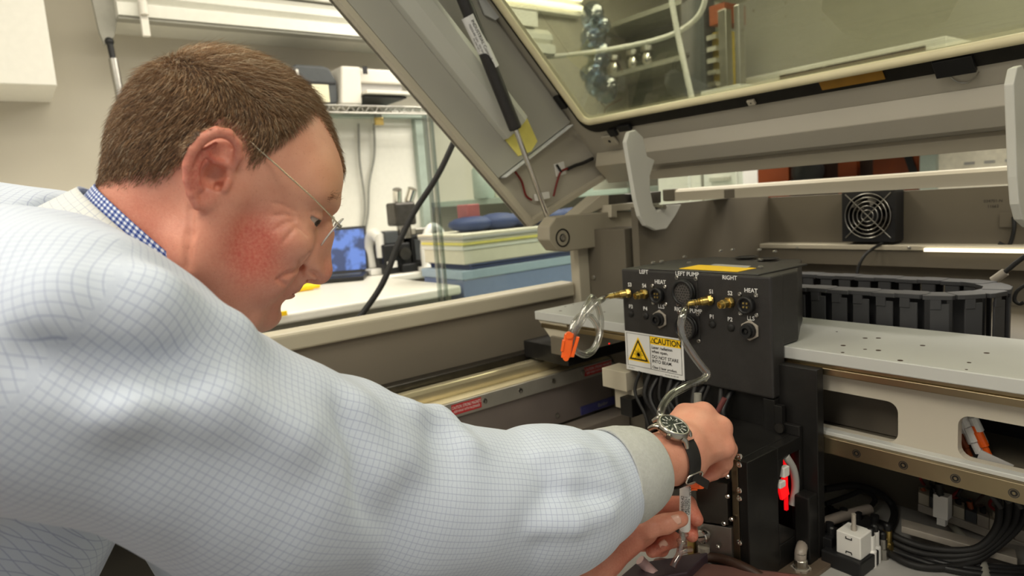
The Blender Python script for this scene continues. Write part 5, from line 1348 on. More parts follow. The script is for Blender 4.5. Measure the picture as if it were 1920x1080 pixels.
# ---------------------------------------------------------------- head frame (F forward, L to his left, U up)
o_px = (405, 352); RH = .65
rr_ = nrm([(o_px[0]-CX)/FPX, (o_px[1]-CY)/FPX, 1.0])
e1 = nrm(np.array([1, 0, 0])-rr_*rr_[0]); e2 = np.cross(rr_, e1); th = math.radians(28)
hF = e1*math.cos(th)+e2*math.sin(th); hU = e1*math.sin(th)-e2*math.cos(th); hL = rr_
HM = np.stack([AX@hF, AX@hL, AX@hU], 1)      # local (x fwd, y left, z up) -> world
HO = EYE+AX@(rr_*RH)
def HW(p): return HO+(HM@np.asarray(p, float).T).T
def HWm(p): return HW(np.asarray(p, float)/1000)

mm = .001
def P3(x, y, z): return np.array([x, y, z])*mm
f = Field((-.125, -.105, -.19), (.135, .105, .135), .0017)
f.ell(P3(1, 0, 34), P3(89, 74, 80), .010)
f.ell(P3(-40, 0, 8), P3(42, 60, 46), .016)
f.ell(P3(58, 0, 38), P3(38, 60, 40), .014)
f.ell(P3(50, 0, -12), P3(46, 58, 52), .014)
for s_ in (-1, 1):
    f.cone(P3(8, 50*s_, -52), P3(62, 30*s_, -88), .020, .019, .018)      # jaw
    f.ell(P3(48, 40*s_, -46), P3(38, 26, 38), .016)                     # full cheek
    f.ell(P3(66, 42*s_, -14), P3(24, 22, 18), .014)                     # cheekbone
    f.cone(P3(90, 12*s_, 31), P3(70, 47*s_, 34), .009, .008, .010)      # brow
    f.cone(P3(5, 62*s_, -5), P3(12, 54*s_, -55), .016, .020, .02)       # jaw hinge
f.ell(P3(80, 0, -86), P3(18.5, 24, 17), .014)      # chin
f.ell(P3(62, 0, -62), P3(34, 34, 32), .016)
f.ell(P3(30, 0, -92), P3(46, 44, 26), .02)        # under-chin
f.cone(P3(-12, 0, 0), P3(-26, 0, -185), .053, .062, .02)    # neck
f.cone(P3(-38, 0, -5), P3(-34, 0, -150), .036, .046, .02)
f.cone(P3(8, 0, -70), P3(-6, 0, -185), .046, .056, .03)
for s_ in (-1, 1):        # eye sockets, eyelids
    f.ell(P3(93, 33*s_, 14), P3(15, 18, 11), .009, sub=True)
    f.ell(P3(74.5, 33*s_, 12.5), P3(13.6, 14.5, 13.4), .004)
    f.cone(P3(84, 22*s_, 2), P3(74, 46*s_, 2.5), .0035, .003, .006)       # lower lid bag
    f.ell(P3(84, 37*s_, 11), P3(14, 13, 2.5), .0015, rot=np.array([[math.cos(.2), 0, -math.sin(.2)], [0, 1, 0], [math.sin(.2), 0, math.cos(.2)]]).T, sub=True)      # slit
    f.cone(P3(86, 22*s_, 20), P3(73, 47*s_, 19), .0010, .0008, .003, sub=True)
# nose
f.cone(P3(92, 0, 18), P3(100.5, 0, -3), .0075, .0085, .008)
f.cone(P3(100.5, 0, -3), P3(110.5, 0, -26), .0085, .0112, .006)
f.ell(P3(109, 0, -30.5), P3(13.5, 13, 12), .005)
for s_ in (-1, 1):
    f.ell(P3(100.5, 13*s_, -32), P3(13, 8, 10.5), .004)
    f.cone(P3(98, 8*s_, 5), P3(96, 15*s_, -24), .009, .010, .010)
    f.ell(P3(105.5, 13*s_, -39.5), P3(8, 5.5, 3.2), .002, sub=True)
    f.cone(P3(88, 19*s_, -26), P3(88, 21*s_, -36), .0008, .0008, .004, sub=True)   # wing crease
    f.chain([P3(91, 20*s_, -30), P3(85, 29*s_, -41), P3(78, 35*s_, -52)], [.0022, .002, .0012], .007, sub=True)  # smile fold
    f.ell(P3(72, 38*s_, -38), P3(14, 11, 13), .010)
# mouth
f.ell(P3(88, 0, -49), P3(15, 22, 13), .010)
f.cone(P3(96, 0, -51.5), P3(86, 20*s_, -51), .0052, .003, .004); f.cone(P3(96, 0, -51.5), P3(86, -20, -51), .0052, .003, .004)
f.cone(P3(94.5, 0, -61), P3(85, 18, -58), .0058, .003, .004); f.cone(P3(94.5, 0, -61), P3(85, -18, -58), .0058, .003, .004)
for s_ in (-1, 1):
    f.chain([P3(101.5, 0, -56.5), P3(96, 12*s_, -56), P3(86, 23*s_, -53), P3(79, 29*s_, -49)], [.0012, .0013, .0013, .001], .0018, sub=True)
    f.ell(P3(77, 32*s_, -49), P3(5, 4, 5), .004, sub=True)
f.cone(P3(99, 14, -71), P3(99, -14, -71), .004, .004, .010, sub=True)
# near ear and far ear
for s_ in (-1, 1):
    def E(x, z, y): return P3(x, y*s_, z)
    f.ell(E(-8, 12, 76), P3(15, 4.0, 25), .004)
    f.ell(E(-3, -12, 78), P3(7.5, 4.2, 9), .005)
    f.ell(E(-4, 6, 70), P3(12, 8, 18), .006)
    f.chain([E(4, 20, 77), E(4, 29, 80), E(-1, 37, 83.5), E(-9, 40.5, 86.5), E(-17, 37.5, 89.5), E(-23, 29, 91.5), E(-25.5, 18, 91.5), E(-24, 6, 89), E(-19.5, -4, 86), E(-13, -12, 83), E(-6, -18, 80)], [.0030, .0038, .0041, .0041, .0043, .0044, .0042, .0038, .0036, .0038, .0044], .0015)
    f.ell(E(-9, 27, 83), P3(9, 6, 9.5), .002, sub=True)
    f.ell(E(-4.5, 8, 82), P3(8.5, 10, 10.5), .002, sub=True)
    f.chain([E(-14, 30, 84), E(-18.5, 20, 85), E(-19, 9, 85), E(-15.5, -1, 84), E(-10, -6, 82.5)], [.002, .0030, .0034, .0034, .003], .002)
    f.chain([E(-17, 20, 84.5), E(-10, 18, 81.5), E(-3, 19, 79), E(3, 21, 77)], [.0026, .0024, .0022, .0026], .002)
    f.ell(E(5.5, 4, 79), P3(3.6, 3.4, 6), .002)
    f.ell(E(0.5, 2, 78), P3(3.4, 9, 4.5), .0015, sub=True)
# creases found on the surface along sight lines
def head_hit(px, py):
    d_w = ray(px, py); d_w = d_w/np.linalg.norm(d_w)
    for t in np.linspace(.46, .72, 400):
        p = HM.T@(EYE+d_w*t-HO)
        if np.all(p > f.lo+.002) and np.all(p < f.lo+(f.n-2)*f.h) and f.sample(p) < 0: return p
    return None
def crease(pts, r, k):
    P = [q for q in (head_hit(*p) for p in pts) if q is not None]
    for i in range(len(P)-1):
        if np.linalg.norm(P[i+1]-P[i]) < .03: f.cone(P[i], P[i+1], r, r*.7, k, sub=True)
for pts, r_, k_ in (([(553, 396), (532, 385), (512, 380)], .0010, .002), ([(551, 406), (530, 402), (509, 405)], .0011, .002), ([(552, 414), (531, 420), (512, 433)], .0011, .002), ([(556, 424), (542, 441), (529, 457)], .0010, .002),
                    ([(562, 428), (576, 441), (590, 452)], .0012, .003), ([(579, 478), (562, 503), (540, 514), (522, 522)], .0016, .004), ([(522, 523), (528, 528), (536, 534), (547, 545)], .0021, .0014),
                    ([(563, 488), (562, 500), (566, 514)], .0009, .003), ([(357, 392), (355, 440), (353, 500)], .0014, .006)):
    crease(pts, r_, k_)
for px, py in ((588, 511), (594, 515), (601, 521)):
    q = head_hit(px, py)
    if q is not None:
        f.ell(q, P3(4.5, 3.2, 2.6), .0018, sub=True); q2 = q*np.array([1, -1, 1]); f.ell(q2, P3(4.5, 3.2, 2.6), .0018, sub=True)
hv, hq = f.mesh()
hv = smooth_mesh(hv, hq, 1, .4)
hn = vnormals(hv, hq)
# skin colour masks (redness of cheek and ear, lips, stubble)
def blob(V, c, r): return np.exp(-(((V*1000-np.array(c))/np.array(r))**2).sum(1))
ab = hv.copy(); ab[:, 1] = np.abs(ab[:, 1])
red = 1.15*blob(ab, (42, 58, -30), (26, 30, 30))+.45*blob(ab, (60, 45, -45), (30, 30, 30))+1.0*blob(ab, (-12, 88, 14), (26, 14, 40))+.75*blob(hv, (112, 0, -30), (18, 16, 16))+.6*blob(ab, (-40, 50, -60), (55, 40, 45))+.3*blob(ab, (80, 20, -70), (30, 30, 25))
lips = np.clip(blob(ab, (97, 6, -56.5), (10, 17, 5.5))*.6, 0, 1)
pale = blob(ab, (82, 25, 48), (40, 50, 30))
hskin = np.stack([np.clip(red, 0, 1), lips, pale, np.ones(len(hv))], 1)

# ---------------------------------------------------------------- hands (world space)
def hand_field(pts_lo, pts_hi, h): return Field(pts_lo, pts_hi, h)
def box_of(P, pad): P = np.array(P); return P.min(0)-pad, P.max(0)+pad
# right hand
W0 = PD(1268, 852, .800); W1 = PD(1180, 885, .755); W2 = PD(1100, 905, .72)
kn = [PD(1284, 778, .866), PD(1318, 776, .852), PD(1350, 802, .838), PD(1356, 838, .824)]
lo, hi = box_of(kn+[W0, W1, W2, PD(1380, 870, .93), PD(1290, 920, .90)], .035)
g = Field(lo, hi, .0019)
fl = nrm(np.cross(kn[0]-kn[3], W0-(kn[1]+kn[2])/2))
g.cone(W2, W1, .040, .036, .01); g.cone(W1, W0, .036, .030, .012)
g.cone(W0+RT*.008-DN*.012, W0+RT*.008+DN*.010, .026, .026, .014)
mid_ = [W0+(k_-W0)*.25 for k_ in kn]
for k_, m_, r_ in zip(kn, mid_, (.0155, .016, .0155, .0145)):
    g.cone(m_, k_, .021, r_*.95, .014)
for k_, r_ in zip(kn, (.0128, .0132, .0128, .0120)): g.ell(k_-FW*.003, r_, .006)
pal = sum(kn)/4*.55+W0*.45
g.ell(pal+FW*.012, .033, .015)
fing = [([kn[0], PD(1318, 800, .91), PD(1312, 862, .905), PD(1296, 897, .885)], (.0120, .0105, .0095, .0080)),
        ([kn[1], PD(1350, 812, .900), PD(1345, 868, .900), PD(1312, 895, .880)], (.0125, .0110, .0098, .0082)),
        ([kn[2], PD(1366, 842, .872), PD(1352, 880, .880), PD(1318, 896, .868)], (.0120, .0108, .0096, .0082)),
        ([kn[3], PD(1358, 868, .842), PD(1338, 886, .852), PD(1312, 897, .848)], (.0112, .0100, .0090, .0078))]
for P_, R_ in fing: g.chain(P_, R_, .0035)
g.chain([W0+FW*.02, PD(1262, 868, .858), PD(1272, 893, .866), PD(1290, 908, .866)], (.018, .014, .0115, .0095), .006)
for k_, dx in zip(kn[:4], (0, 0, 0, 0)): g.cone(k_-FW*.009, k_*.55+W0*.45-FW*.022, .0022, .0016, .006)      # tendons
rv, rq = g.mesh(); rv = smooth_mesh(rv, rq, 1, .4)
# left hand
A0 = PD(1195, 985, .850); A1 = PD(1120, 1040, .815); A2 = PD(1010, 1115, .76); A3 = PD(900, 1190, .70)
lo, hi = box_of([A0, A1, PD(1010, 1100, .77), PD(1325, 935, .91), PD(1300, 1030, .83)], .03)
g2 = Field(lo, hi, .0017)
g2.cone(A2, A1, .036, .029, .01); g2.cone(A1, A0, .029, .026, .012)
g2.ell(A0+FW*.012, .028, .012)
g2.chain([PD(1185, 995, .835), PD(1215, 990, .822), PD(1248, 982, .820), PD(1276, 973, .822)], (.0165, .0125, .0115, .0095), .005)        # thumb
g2.chain([PD(1205, 955, .865), PD(1236, 946, .888), PD(1290, 944, .884), PD(1306, 974, .864)], (.014, .0110, .0100, .0088), .004)     # index
g2.chain([PD(1205, 980, .872), PD(1245, 972, .900), PD(1292, 978, .893), PD(1297, 1004, .866)], (.014, .0112, .0100, .0085), .004)    # middle
g2.chain([PD(1195, 1000, .872), PD(1240, 1000, .893), PD(1262, 1012, .878), PD(1240, 1023, .857)], (.0135, .0108, .0098, .0085), .004)  # ring
g2.chain([PD(1185, 1015, .868), PD(1225, 1020, .885), PD(1240, 1030, .872), PD(1222, 1034, .856)], (.0125, .0098, .0088, .0078), .004)  # little
# creases on the thumb joint
for px in (1231, 1236):
    g2.cone(PD(px, 968, .808), PD(px+1, 992, .808), .0012, .0010, .0018, sub=True)
lv, lq = g2.mesh(); lv = smooth_mesh(lv, lq, 1, .4)

# hidden arms and trunk, coarse, so the body is one figure
NB = HWm((-62, 0, -150))
SHR = EYE+AX@np.array([-.285, .065, .40]); ELR = EYE+AX@np.array([-.105, .190, .625])
SHL = NB+(NB-SHR)*.9+np.array([0, 0, -.02])
HIP = NB+np.array([-.02, -.34, -.46])
ELL = PD(640, 1260, .66)
lo, hi = box_of([NB, SHR, SHL, ELR, W2, ELL, A2, HIP, PD(960, 1140, .74)], .14)
g3 = Field(lo, hi, .012)
g3.cone(HWm((-20, 0, -90)), NB, .045, .045, .03); g3.cone(NB+[0, 0, -.06], HIP, .07, .12, .04); g3.cone(SHR+[0, 0, -.03], SHL+[0, 0, -.05], .04, .04, .03)
g3.chain([SHR, ELR, W2], (.045, .042, .036), .02); g3.chain([SHL, ELL, A2], (.045, .042, .034), .02)
g3.cone(HIP+[.09, 0, 0], HIP+[.10, .05, -.78], .09, .06, .03); g3.cone(HIP-[.09, 0, 0], HIP+[-.10, .05, -.78], .09, .06, .03)
tv, tq = g3.mesh(); tv = smooth_mesh(tv, tq, 2)

def skin_material():
    m = bpy.data.materials.new('skin'); m.use_nodes = True; nt = m.node_tree; b = nt.nodes['Principled BSDF']
    at = nt.nodes.new('ShaderNodeAttribute'); at.attribute_name = 'skin'
    sp_ = nt.nodes.new('ShaderNodeSeparateColor'); nt.links.new(at.outputs['Color'], sp_.inputs[0])
    tc = nt.nodes.new('ShaderNodeTexCoord')
    def noise(sc, det=4):
        n = nt.nodes.new('ShaderNodeTexNoise'); n.inputs['Scale'].default_value = sc; n.inputs['Detail'].default_value = det; nt.links.new(tc.outputs['Object'], n.inputs['Vector']); return n
    base = nt.nodes.new('ShaderNodeMix'); base.data_type = 'RGBA'; n1 = noise(60)
    base.inputs[6].default_value = (*s2l((210, 143, 118)), 1); base.inputs[7].default_value = (*s2l((230, 172, 146)), 1); nt.links.new(n1.outputs['Fac'], base.inputs[0])
    def mixin(prev, fac_out, col, mul=1.0, nz=None):
        mx = nt.nodes.new('ShaderNodeMix'); mx.data_type = 'RGBA'; mx.inputs[7].default_value = (*s2l(col), 1)
        ml = nt.nodes.new('ShaderNodeMath'); ml.operation = 'MULTIPLY'; ml.inputs[1].default_value = mul; ml.use_clamp = True; nt.links.new(fac_out, ml.inputs[0]); fo = ml.outputs[0]
        if nz is not None:
            mr = nt.nodes.new('ShaderNodeMapRange'); mr.inputs[1].default_value = .3; mr.inputs[2].default_value = .65; mr.inputs[3].default_value = .6; mr.inputs[4].default_value = 1.0; nt.links.new(nz.outputs['Fac'], mr.inputs[0])
            m2 = nt.nodes.new('ShaderNodeMath'); m2.operation = 'MULTIPLY'; nt.links.new(fo, m2.inputs[0]); nt.links.new(mr.outputs[0], m2.inputs[1]); fo = m2.outputs[0]
        nt.links.new(fo, mx.inputs[0]); nt.links.new(prev, mx.inputs[6]); return mx.outputs[2]
    c = mixin(base.outputs[2], sp_.outputs[2], (226, 172, 132), .6)
    c = mixin(c, sp_.outputs[0], (188, 84, 70), .9, noise(420, 6))
    c = mixin(c, sp_.outputs[1], (176, 86, 80), .8)
    fz = noise(700, 2); fm = nt.nodes.new('ShaderNodeMapRange'); fm.inputs[1].default_value = .64; fm.inputs[2].default_value = .72; fm.inputs[3].default_value = 0; fm.inputs[4].default_value = .22; nt.links.new(fz.outputs['Fac'], fm.inputs[0])
    c = mixin(c, fm.outputs[0], (120, 62, 44), 1.0)
    nt.links.new(c, b.inputs['Base Color'])
    b.inputs['Roughness'].default_value = .42; b.inputs['Specular IOR Level'].default_value = .45
    b.inputs['Subsurface Weight'].default_value = .12; b.inputs['Subsurface Radius'].default_value = (.8, .3, .15); b.inputs['Subsurface Scale'].default_value = .006
    bn = noise(1100, 4); bp = nt.nodes.new('ShaderNodeBump'); bp.inputs['Strength'].default_value = .22; bp.inputs['Distance'].default_value = .001
    nt.links.new(bn.outputs['Fac'], bp.inputs['Height']); nt.links.new(bp.outputs[0], b.inputs['Normal'])
    return m
SKIN = skin_material()
allv = [HW(hv), rv, lv, tv]; off = np.cumsum([0]+[len(a) for a in allv])
def hand_skin(V, tips, base=.25):
    r = np.full(len(V), base)
    for c, s_, w in tips: r += w*np.exp(-(np.linalg.norm(V-c, axis=1)/s_)**2)
    return np.stack([np.clip(r, 0, 1), np.zeros(len(V)), np.zeros(len(V)), np.ones(len(V))], 1)
rs = hand_skin(rv, [(PD(1315, 895, .86), .025, .6), (kn[3], .02, .2), (kn[1], .02, .15)], .12)
ls = hand_skin(lv, [(PD(1306, 972, .864), .016, .6), (PD(1297, 1003, .866), .014, .6), (PD(1150, 1050, .83), .05, .6), (PD(1238, 945, .888), .02, .5), (PD(1240, 1022, .86), .02, .6)], .25)
body = quad_object('body', np.concatenate(allv), np.concatenate([q_+o_ for q_, o_ in zip((hq, rq, lq, tq), off)]), SKIN, person,
                   {'skin': ('FLOAT_COLOR', np.concatenate([hskin, rs, ls, np.tile([.1, 0, 0, 1], (len(tv), 1))]))})
# nails
def nail(c, d, n, w, l):
    d = nrm(d); n = nrm(n-d*(n@d)); s_ = np.cross(d, n); b = MB(); V = []; nu_, nv_2 = 7, 6
    for i in range(nu_):
        for j in range(nv_2):
            u = i/(nu_-1)*2-1; v_ = j/(nv_2-1)*2-1; ww = w*(1-.25*max(0, u)**3-.15*max(0, -u)**2)
            V.append(c+d*l*u*(1 if abs(v_) < .6 else .9)+s_*ww*v_-n*(.35*ww*v_*v_)+n*(.0004))
    F = [(i*nv_2+j, (i+1)*nv_2+j, (i+1)*nv_2+j+1, i*nv_2+j+1) for i in range(nu_-1) for j in range(nv_2-1)]
    b.add(V, F, True); o = b.build('fingernail', mat('nail', (232, 184, 164), .3, 0, .03, coat=.3), person)
    sol = o.modifiers.new('thick', 'SOLIDIFY'); sol.thickness = .0006; sol.offset = 0
def first_hit(F_, px, py, d0, d1, n=260):
    ds = np.linspace(d0, d1, n); 
    for d in ds:
        if F_.sample(PD(px, py, d)) < 0: return d
    return None
hit = first_hit(g2, 1266, 976, .78, .86)
if hit: nail(PD(1266, 976, hit), PD(1276, 973, .8)-PD(1248, 982, .8), -FW-DN*.25, .0062, .0072)
hit = first_hit(g2, 1243, 1021, .80, .9)
if hit: nail(PD(1244, 1021, hit), PD(1238, 1030, .8)-PD(1262, 1012, .8), -FW, .005, .0055)
# eyes
for s_ in (-1, 1):
    c = P3(74.5, 33*s_, 12.5); gd = nrm((.90, -.26, -.34))
    b = MB(); b.sphere(HW(c), .0126, 24, 16); ey = b.build('eye', mat('eye_white', (186, 168, 156), .2, 0, .02), person)
    b = MB(); b.lathe(HW(c), HM@gd, [(.0100, .0074), (.0118, .0060), (.0128, .003), (.0131, .0005)], 18); b.build('iris', mat('iris_brown', (62, 50, 42), .15), ey)
    # eyelashes and eyebrow hairs
    b = MB()
    for k in range(130):
        t = rng.random(); r0 = P3(95-14*t+rng.normal(0, 1.2), (12+38*t)*s_, 33+5*math.sin(t*3)+rng.normal(0, 2.2)); r1 = r0+P3(2.2+rng.normal(0, .8), (5+rng.normal(0, 1.5))*s_, 1.2+rng.normal(0, 1.5))
        b.cyl(HW(r0), HW(r1), .00022, .00005, 4, False)
    o = b.build('eyebrow', mat('brow_hair', (128, 94, 68), .5), person); o['kind'] = 'stuff'
# ---------------------------------------------------------------- hair
def hair_mask(V):
    x, y, z = V[:, 0]*1000, np.abs(V[:, 1]*1000), V[:, 2]*1000
    line_x = np.array([-130, -92, -77, -54, -40, -32, -27, -25, -18, -2, 8, 14, 20, 24, 28, 31, 33, 40, 100])
    line_z = np.array([-46, -43, -38, -23, -15, -7, 9, 30, 44, 44, 37, 28, 30, 42, 54, 70, 100, 140, 160])
    side = z-np.interp(x, line_x, line_z)
    side = np.where(x > 36, -20.0, side)
    yc = np.interp(x, [20, 28, 40, 52, 66, 82, 90], [60, 43, 34, 26, 19, 14, 10])
    cen = np.minimum(np.minimum(yc-y, (z-62)), np.where(x > 18, 60, -20))
    m = np.maximum(side, cen)
    ear = ((x+9)/20)**2+((z-11)/32)**2 < 1
    return np.where(ear & (y > 70), -10, m)
fc = hv[hq].mean(1); fnn = np.cross(hv[hq[:, 2]]-hv[hq[:, 0]], hv[hq[:, 3]]-hv[hq[:, 1]]); fa = np.linalg.norm(fnn, axis=1)*.5; fnn = fnn/(2*fa[:, None]+1e-15)
mk = hair_mask(fc)
NH = 42000
w = fa*np.clip((mk+5)/14, 0, 1)**1.3; w /= w.sum()
ch = rng.choice(len(fc), NH, p=w); uv_ = rng.random((NH, 2))
q4 = hv[hq[ch]]; root = (q4[:, 0]*((1-uv_[:, :1])*(1-uv_[:, 1:]))+q4[:, 1]*(uv_[:, :1]*(1-uv_[:, 1:]))+q4[:, 2]*(uv_[:, :1]*uv_[:, 1:])+q4[:, 3]*((1-uv_[:, :1])*uv_[:, 1:]))
nor = fnn[ch]
comb = np.zeros((NH, 3)); top_w = np.clip((root[:, 2]*1000-45)/50, 0, 1)[:, None]
comb += (1-top_w)*np.array([-.15, 0, -1.0])+top_w*np.array([.9, 0, -.15])
fr_w = np.clip((root[:, 0]*1000-40)/40, 0, 1)[:, None]*top_w; comb += fr_w*np.array([.3, 0, -.5])
comb -= nor*(comb*nor).sum(1, keepdims=True); comb /= (np.linalg.norm(comb, axis=1, keepdims=True)+1e-9)
mkc = mk[ch]
ln = (np.interp(mkc, [-5, 6, 25, 60], [.004, .007, .012, .016])*(1+.35*np.clip(top_w[:, 0], 0, 1)))*rng.uniform(.75, 1.2, NH)
lift = rng.uniform(.12, .38, NH)[:, None]
d1 = nor*lift*1.6+comb*.8+rng.normal(0, .16, (NH, 3)); d1 /= np.linalg.norm(d1, axis=1, keepdims=True)
d2 = nor*lift*.35+comb+rng.normal(0, .16, (NH, 3)); d2 /= np.linalg.norm(d2, axis=1, keepdims=True)
p0 = root-nor*.0006; p1 = root+d1*ln[:, None]*.5; p2 = p1+d2*ln[:, None]*.55
r0, r1 = .00020, .00016
def ringv(p, d, r):
    a = np.cross(d, np.array([.3, .2, .9])); a /= np.linalg.norm(a, axis=1, keepdims=True); b2 = np.cross(d, a)
    return [p+(a*math.cos(t)+b2*math.sin(t))*r for t in (0, 2.0944, 4.18879)]
V = np.stack(ringv(p0, d1, r0)+ringv(p1, d1, r1)+[p2], 1).reshape(-1, 3)
pat = np.array([[0, 1, 4, 3], [1, 2, 5, 4], [2, 0, 3, 5], [3, 4, 6, 6], [4, 5, 6, 6], [5, 3, 6, 6]])
quads = pat[:3]; tris = pat[3:, :3]
base_i = np.arange(NH)*7
allf = [tuple(r) for r in (base_i[:, None, None]+quads[None]).reshape(-1, 4).tolist()]+[tuple(r) for r in (base_i[:, None, None]+tris[None]).reshape(-1, 3).tolist()]
tone = np.repeat(np.clip(rng.normal(.5, .22, NH)+np.where(rng.random(NH) < .05, .6, 0)+.24*top_w[:, 0], 0, 1.2), 7)  # random strand tones; hair on top coloured paler as if sunlit
def hair_material():
    m = bpy.data.materials.new('hair'); m.use_nodes = True; nt = m.node_tree; b = nt.nodes['Principled BSDF']
    at = nt.nodes.new('ShaderNodeAttribute'); at.attribute_name = 'tone'
    cr = nt.nodes.new('ShaderNodeValToRGB'); el = cr.color_ramp.elements
    el[0].position = 0; el[0].color = (*s2l((74, 56, 42)), 1); el[1].position = 1; el[1].color = (*s2l((206, 186, 156)), 1)
    k = el.new(.5); k.color = (*s2l((136, 102, 71)), 1); k = el.new(.8); k.color = (*s2l((176, 138, 98)), 1)
    nt.links.new(at.outputs['Fac'], cr.inputs[0]); nt.links.new(cr.outputs[0], b.inputs['Base Color'])
    b.inputs['Roughness'].default_value = .42; b.inputs['Specular IOR Level'].default_value = .4
    return m
HAIR = hair_material()
me = bpy.data.meshes.new('hair'); me.from_pydata(HW(V).tolist(), [], allf); me.polygons.foreach_set('use_smooth', np.ones(len(allf), bool))
at = me.attributes.new('tone', 'FLOAT', 'POINT'); at.data.foreach_set('value', tone.astype(np.float32)); me.materials.append(HAIR)
ho = bpy.data.objects.new('hair', me); COL.objects.link(ho); set_parent(ho, person); ho['kind'] = 'stuff'; ho['label'] = 'short brown hair cropped close'
# scalp under the hair
keep = np.argwhere(mk > 8)[:, 0]; sq = hq[keep]; used = np.unique(sq); rem = np.full(len(hv), -1); rem[used] = np.arange(len(used))
vm = hair_mask(hv[used]); 
so_ = quad_object('scalp', HW(hv[used]+hn[used]*np.clip((vm[:, None]-8)/14, .04, 1)*.0016), rem[sq], mat('scalp', (92, 70, 54), .6, 0, .25, 300), person)

# ---------------------------------------------------------------- glasses
e = empty('glasses', HWm((95, 0, 10)), 'rimless glasses with thin metal arms on the man', 'glasses')
def lens(s_):
    cxy = np.array([33*s_, 9]); V = []; n_ = 28; outl = []
    for k in range(n_):
        a = 2*math.pi*k/n_; ca, sa_ = math.cos(a), math.sin(a); r_ = (abs(ca)**3+abs(sa_)**3)**(-1/3); outl.append((cxy[0]+24*ca*r_*.96, cxy[1]+15.5*sa_*r_*.96))
    def at_(y, z, t): return HWm((102+t-.0022*y**2+(z-9)*.22, y, z))
    b = MB(); b.add([at_(y, z, 0) for y, z in outl]+[at_(y, z, 1.8) for y, z in outl], [tuple(range(n_-1, -1, -1)), tuple(range(n_, 2*n_))]+[(i, (i+1) % n_, (i+1) % n_+n_, i+n_) for i in range(n_)])
    b.build('lens', M_['lens_glass'], e)
    b = MB(); b.tube([at_(y, z, .9) for y, z in outl], .0007, 6, True, 1); b.build('lens_edge_highlight', mat('lens_edge_highlight', (214, 210, 204), .15, .3), e)  # pale tube laid round the rimless lens as its edge highlight
    return at_
for s_ in (-1, 1):
    at_ = lens(s_)
    hinge_p = at_(57*s_, 17, 2)
    b = MB(); b.tube([at_(52*s_, 16, 2), hinge_p, HWm((72, 66*s_, 26)), HWm((42, 74*s_, 34)), HWm((14, 75*s_, 42)), HWm((4, 73*s_, 44)), HWm((-6, 71*s_, 38))], .00065, 8, sub=6); b.build('temple_arm', mat('gold_wire', (206, 194, 168), .22, 1), e)
    b = MB(); b.lathe(at_(53*s_, 16, -1), HM@XA, [(0, .0018), (.006, .0018)], 10, False); b.build('lens_screw', M_['steel'], e)
    b = MB(); b.tube([at_(10*s_, 4, 0), HWm((96, 8*s_, 2)), HWm((97, 9*s_, -3))], .0008, 6); b.sphere(HWm((98, 9.5*s_, -3)), .003, 10, 6, (.6, .6, 1.3)); b.build('nose_pad', M_['dark_steel'], e)
b = MB(); b.tube([lens.__call__(0)(0, 0, 0) if False else HWm((104, -9, 12)), HWm((107, 0, 15)), HWm((104, 9, 12))], .001, 8); b.build('bridge', MATS['gold_wire'], e)

# ---------------------------------------------------------------- lab coat
def cm(v): return EYE+AX@np.array(v, float)
S_ARM = [cm((-.33, .030, .46)), cm((-.285, .045, .42)), cm((-.190, .142, .520)), cm((-.108, .196, .615)), PD(900, 945, .665), PD(1020, 942, .70), PD(1110, 914, .735), PD(1165, 889, .752)]
R_ARM = [.085, .080, .084, .081, .075, .071, .062, .047]
lo, hi = box_of(S_ARM+[HIP, SHL, NB+[0, 0, .05]], .17)
lo = np.maximum(lo, [-1.4, -.75, .55]); 
ct = Field(lo, hi, .0052)
LV = AX@hL
ct.cone(NB+np.array([0, -.03, -.06])+LV*.03, HIP+LV*.06, .12, .15, .05)
ct.cone(SHR*.7+NB*.3+np.array([0, 0, -.012]), SHL, .080, .085, .05)
ct.cone(PD(-60, 545, .60), PD(70, 560, .60), .100, .098, .03)
ct.ell(PD(516, 776, .515), .036, .02)
ct.cone(PD(225, 655, .46), PD(430, 830, .49), .055, .055, .045)
ct.ell(NB+np.array([-.02, -.13, -.02]), (.18, .13, .150), .04)
for i in range(2): ct.cone(S_ARM[i], S_ARM[i+1], R_ARM[i], R_ARM[i+1], .02 if i > 0 else .04)
ct.cone(S_ARM[2], PD(622, 888, .568), R_ARM[2], .084, .02)
# neck opening
ct.cone(HWm((-20, 0, 10)), HWm((-52, 0, -118)), .064, .070, .012, sub=True)
ct.cone(HWm((20, 0, -40)), HWm((-10, 0, -125)), .050, .058, .012, sub=True)
# folds: ridges and creases laid on the cloth
def on_coat(px, py, d0=.24, d1=.95):
    d = first_hit(ct, px, py, d0, d1, 240); return d
def fold(pts, r, k, sub=False, lift=.3):
    P = []
    for px, py in pts:
        d = on_coat(px, py)
        if d is None: continue
        P.append(PD(px, py, d+(r*lift if not sub else -r*(1-lift))))
    for i in range(len(P)-1): ct.cone(P[i], P[i+1], r, r*.85, k, sub)
fold([(655, 700), (688, 785), (725, 890), (768, 1005)], .022, .018, True, .5)
fold([(615, 680), (650, 780), (688, 890), (728, 1000)], .018, .02, False, .3)
fold([(250, 760), (420, 760), (560, 820)], .010, .03, False, .2)
fold([(60, 660), (200, 690), (330, 685)], .010, .02, True, .45)
fold([(120, 560), (280, 570), (430, 620)], .010, .03, False, .15)
ct.cone(PD(722, 938, .606), PD(960, 941, .682), .081, .069, .006)
ct.cone(PD(1000, 940, .694), PD(1045, 936, .71), .0785, .0765, .003)
ct.cone(PD(1045, 936, .71), S_ARM[6], .0765, R_ARM[6], .006)
ct.cone(S_ARM[6], S_ARM[7], R_ARM[6], R_ARM[7], .006)
fold([(770, 770), (820, 790), (870, 840)], .010, .02, False, .25)
fold([(1010, 860), (1080, 850), (1130, 860)], .006, .014, False, .3)
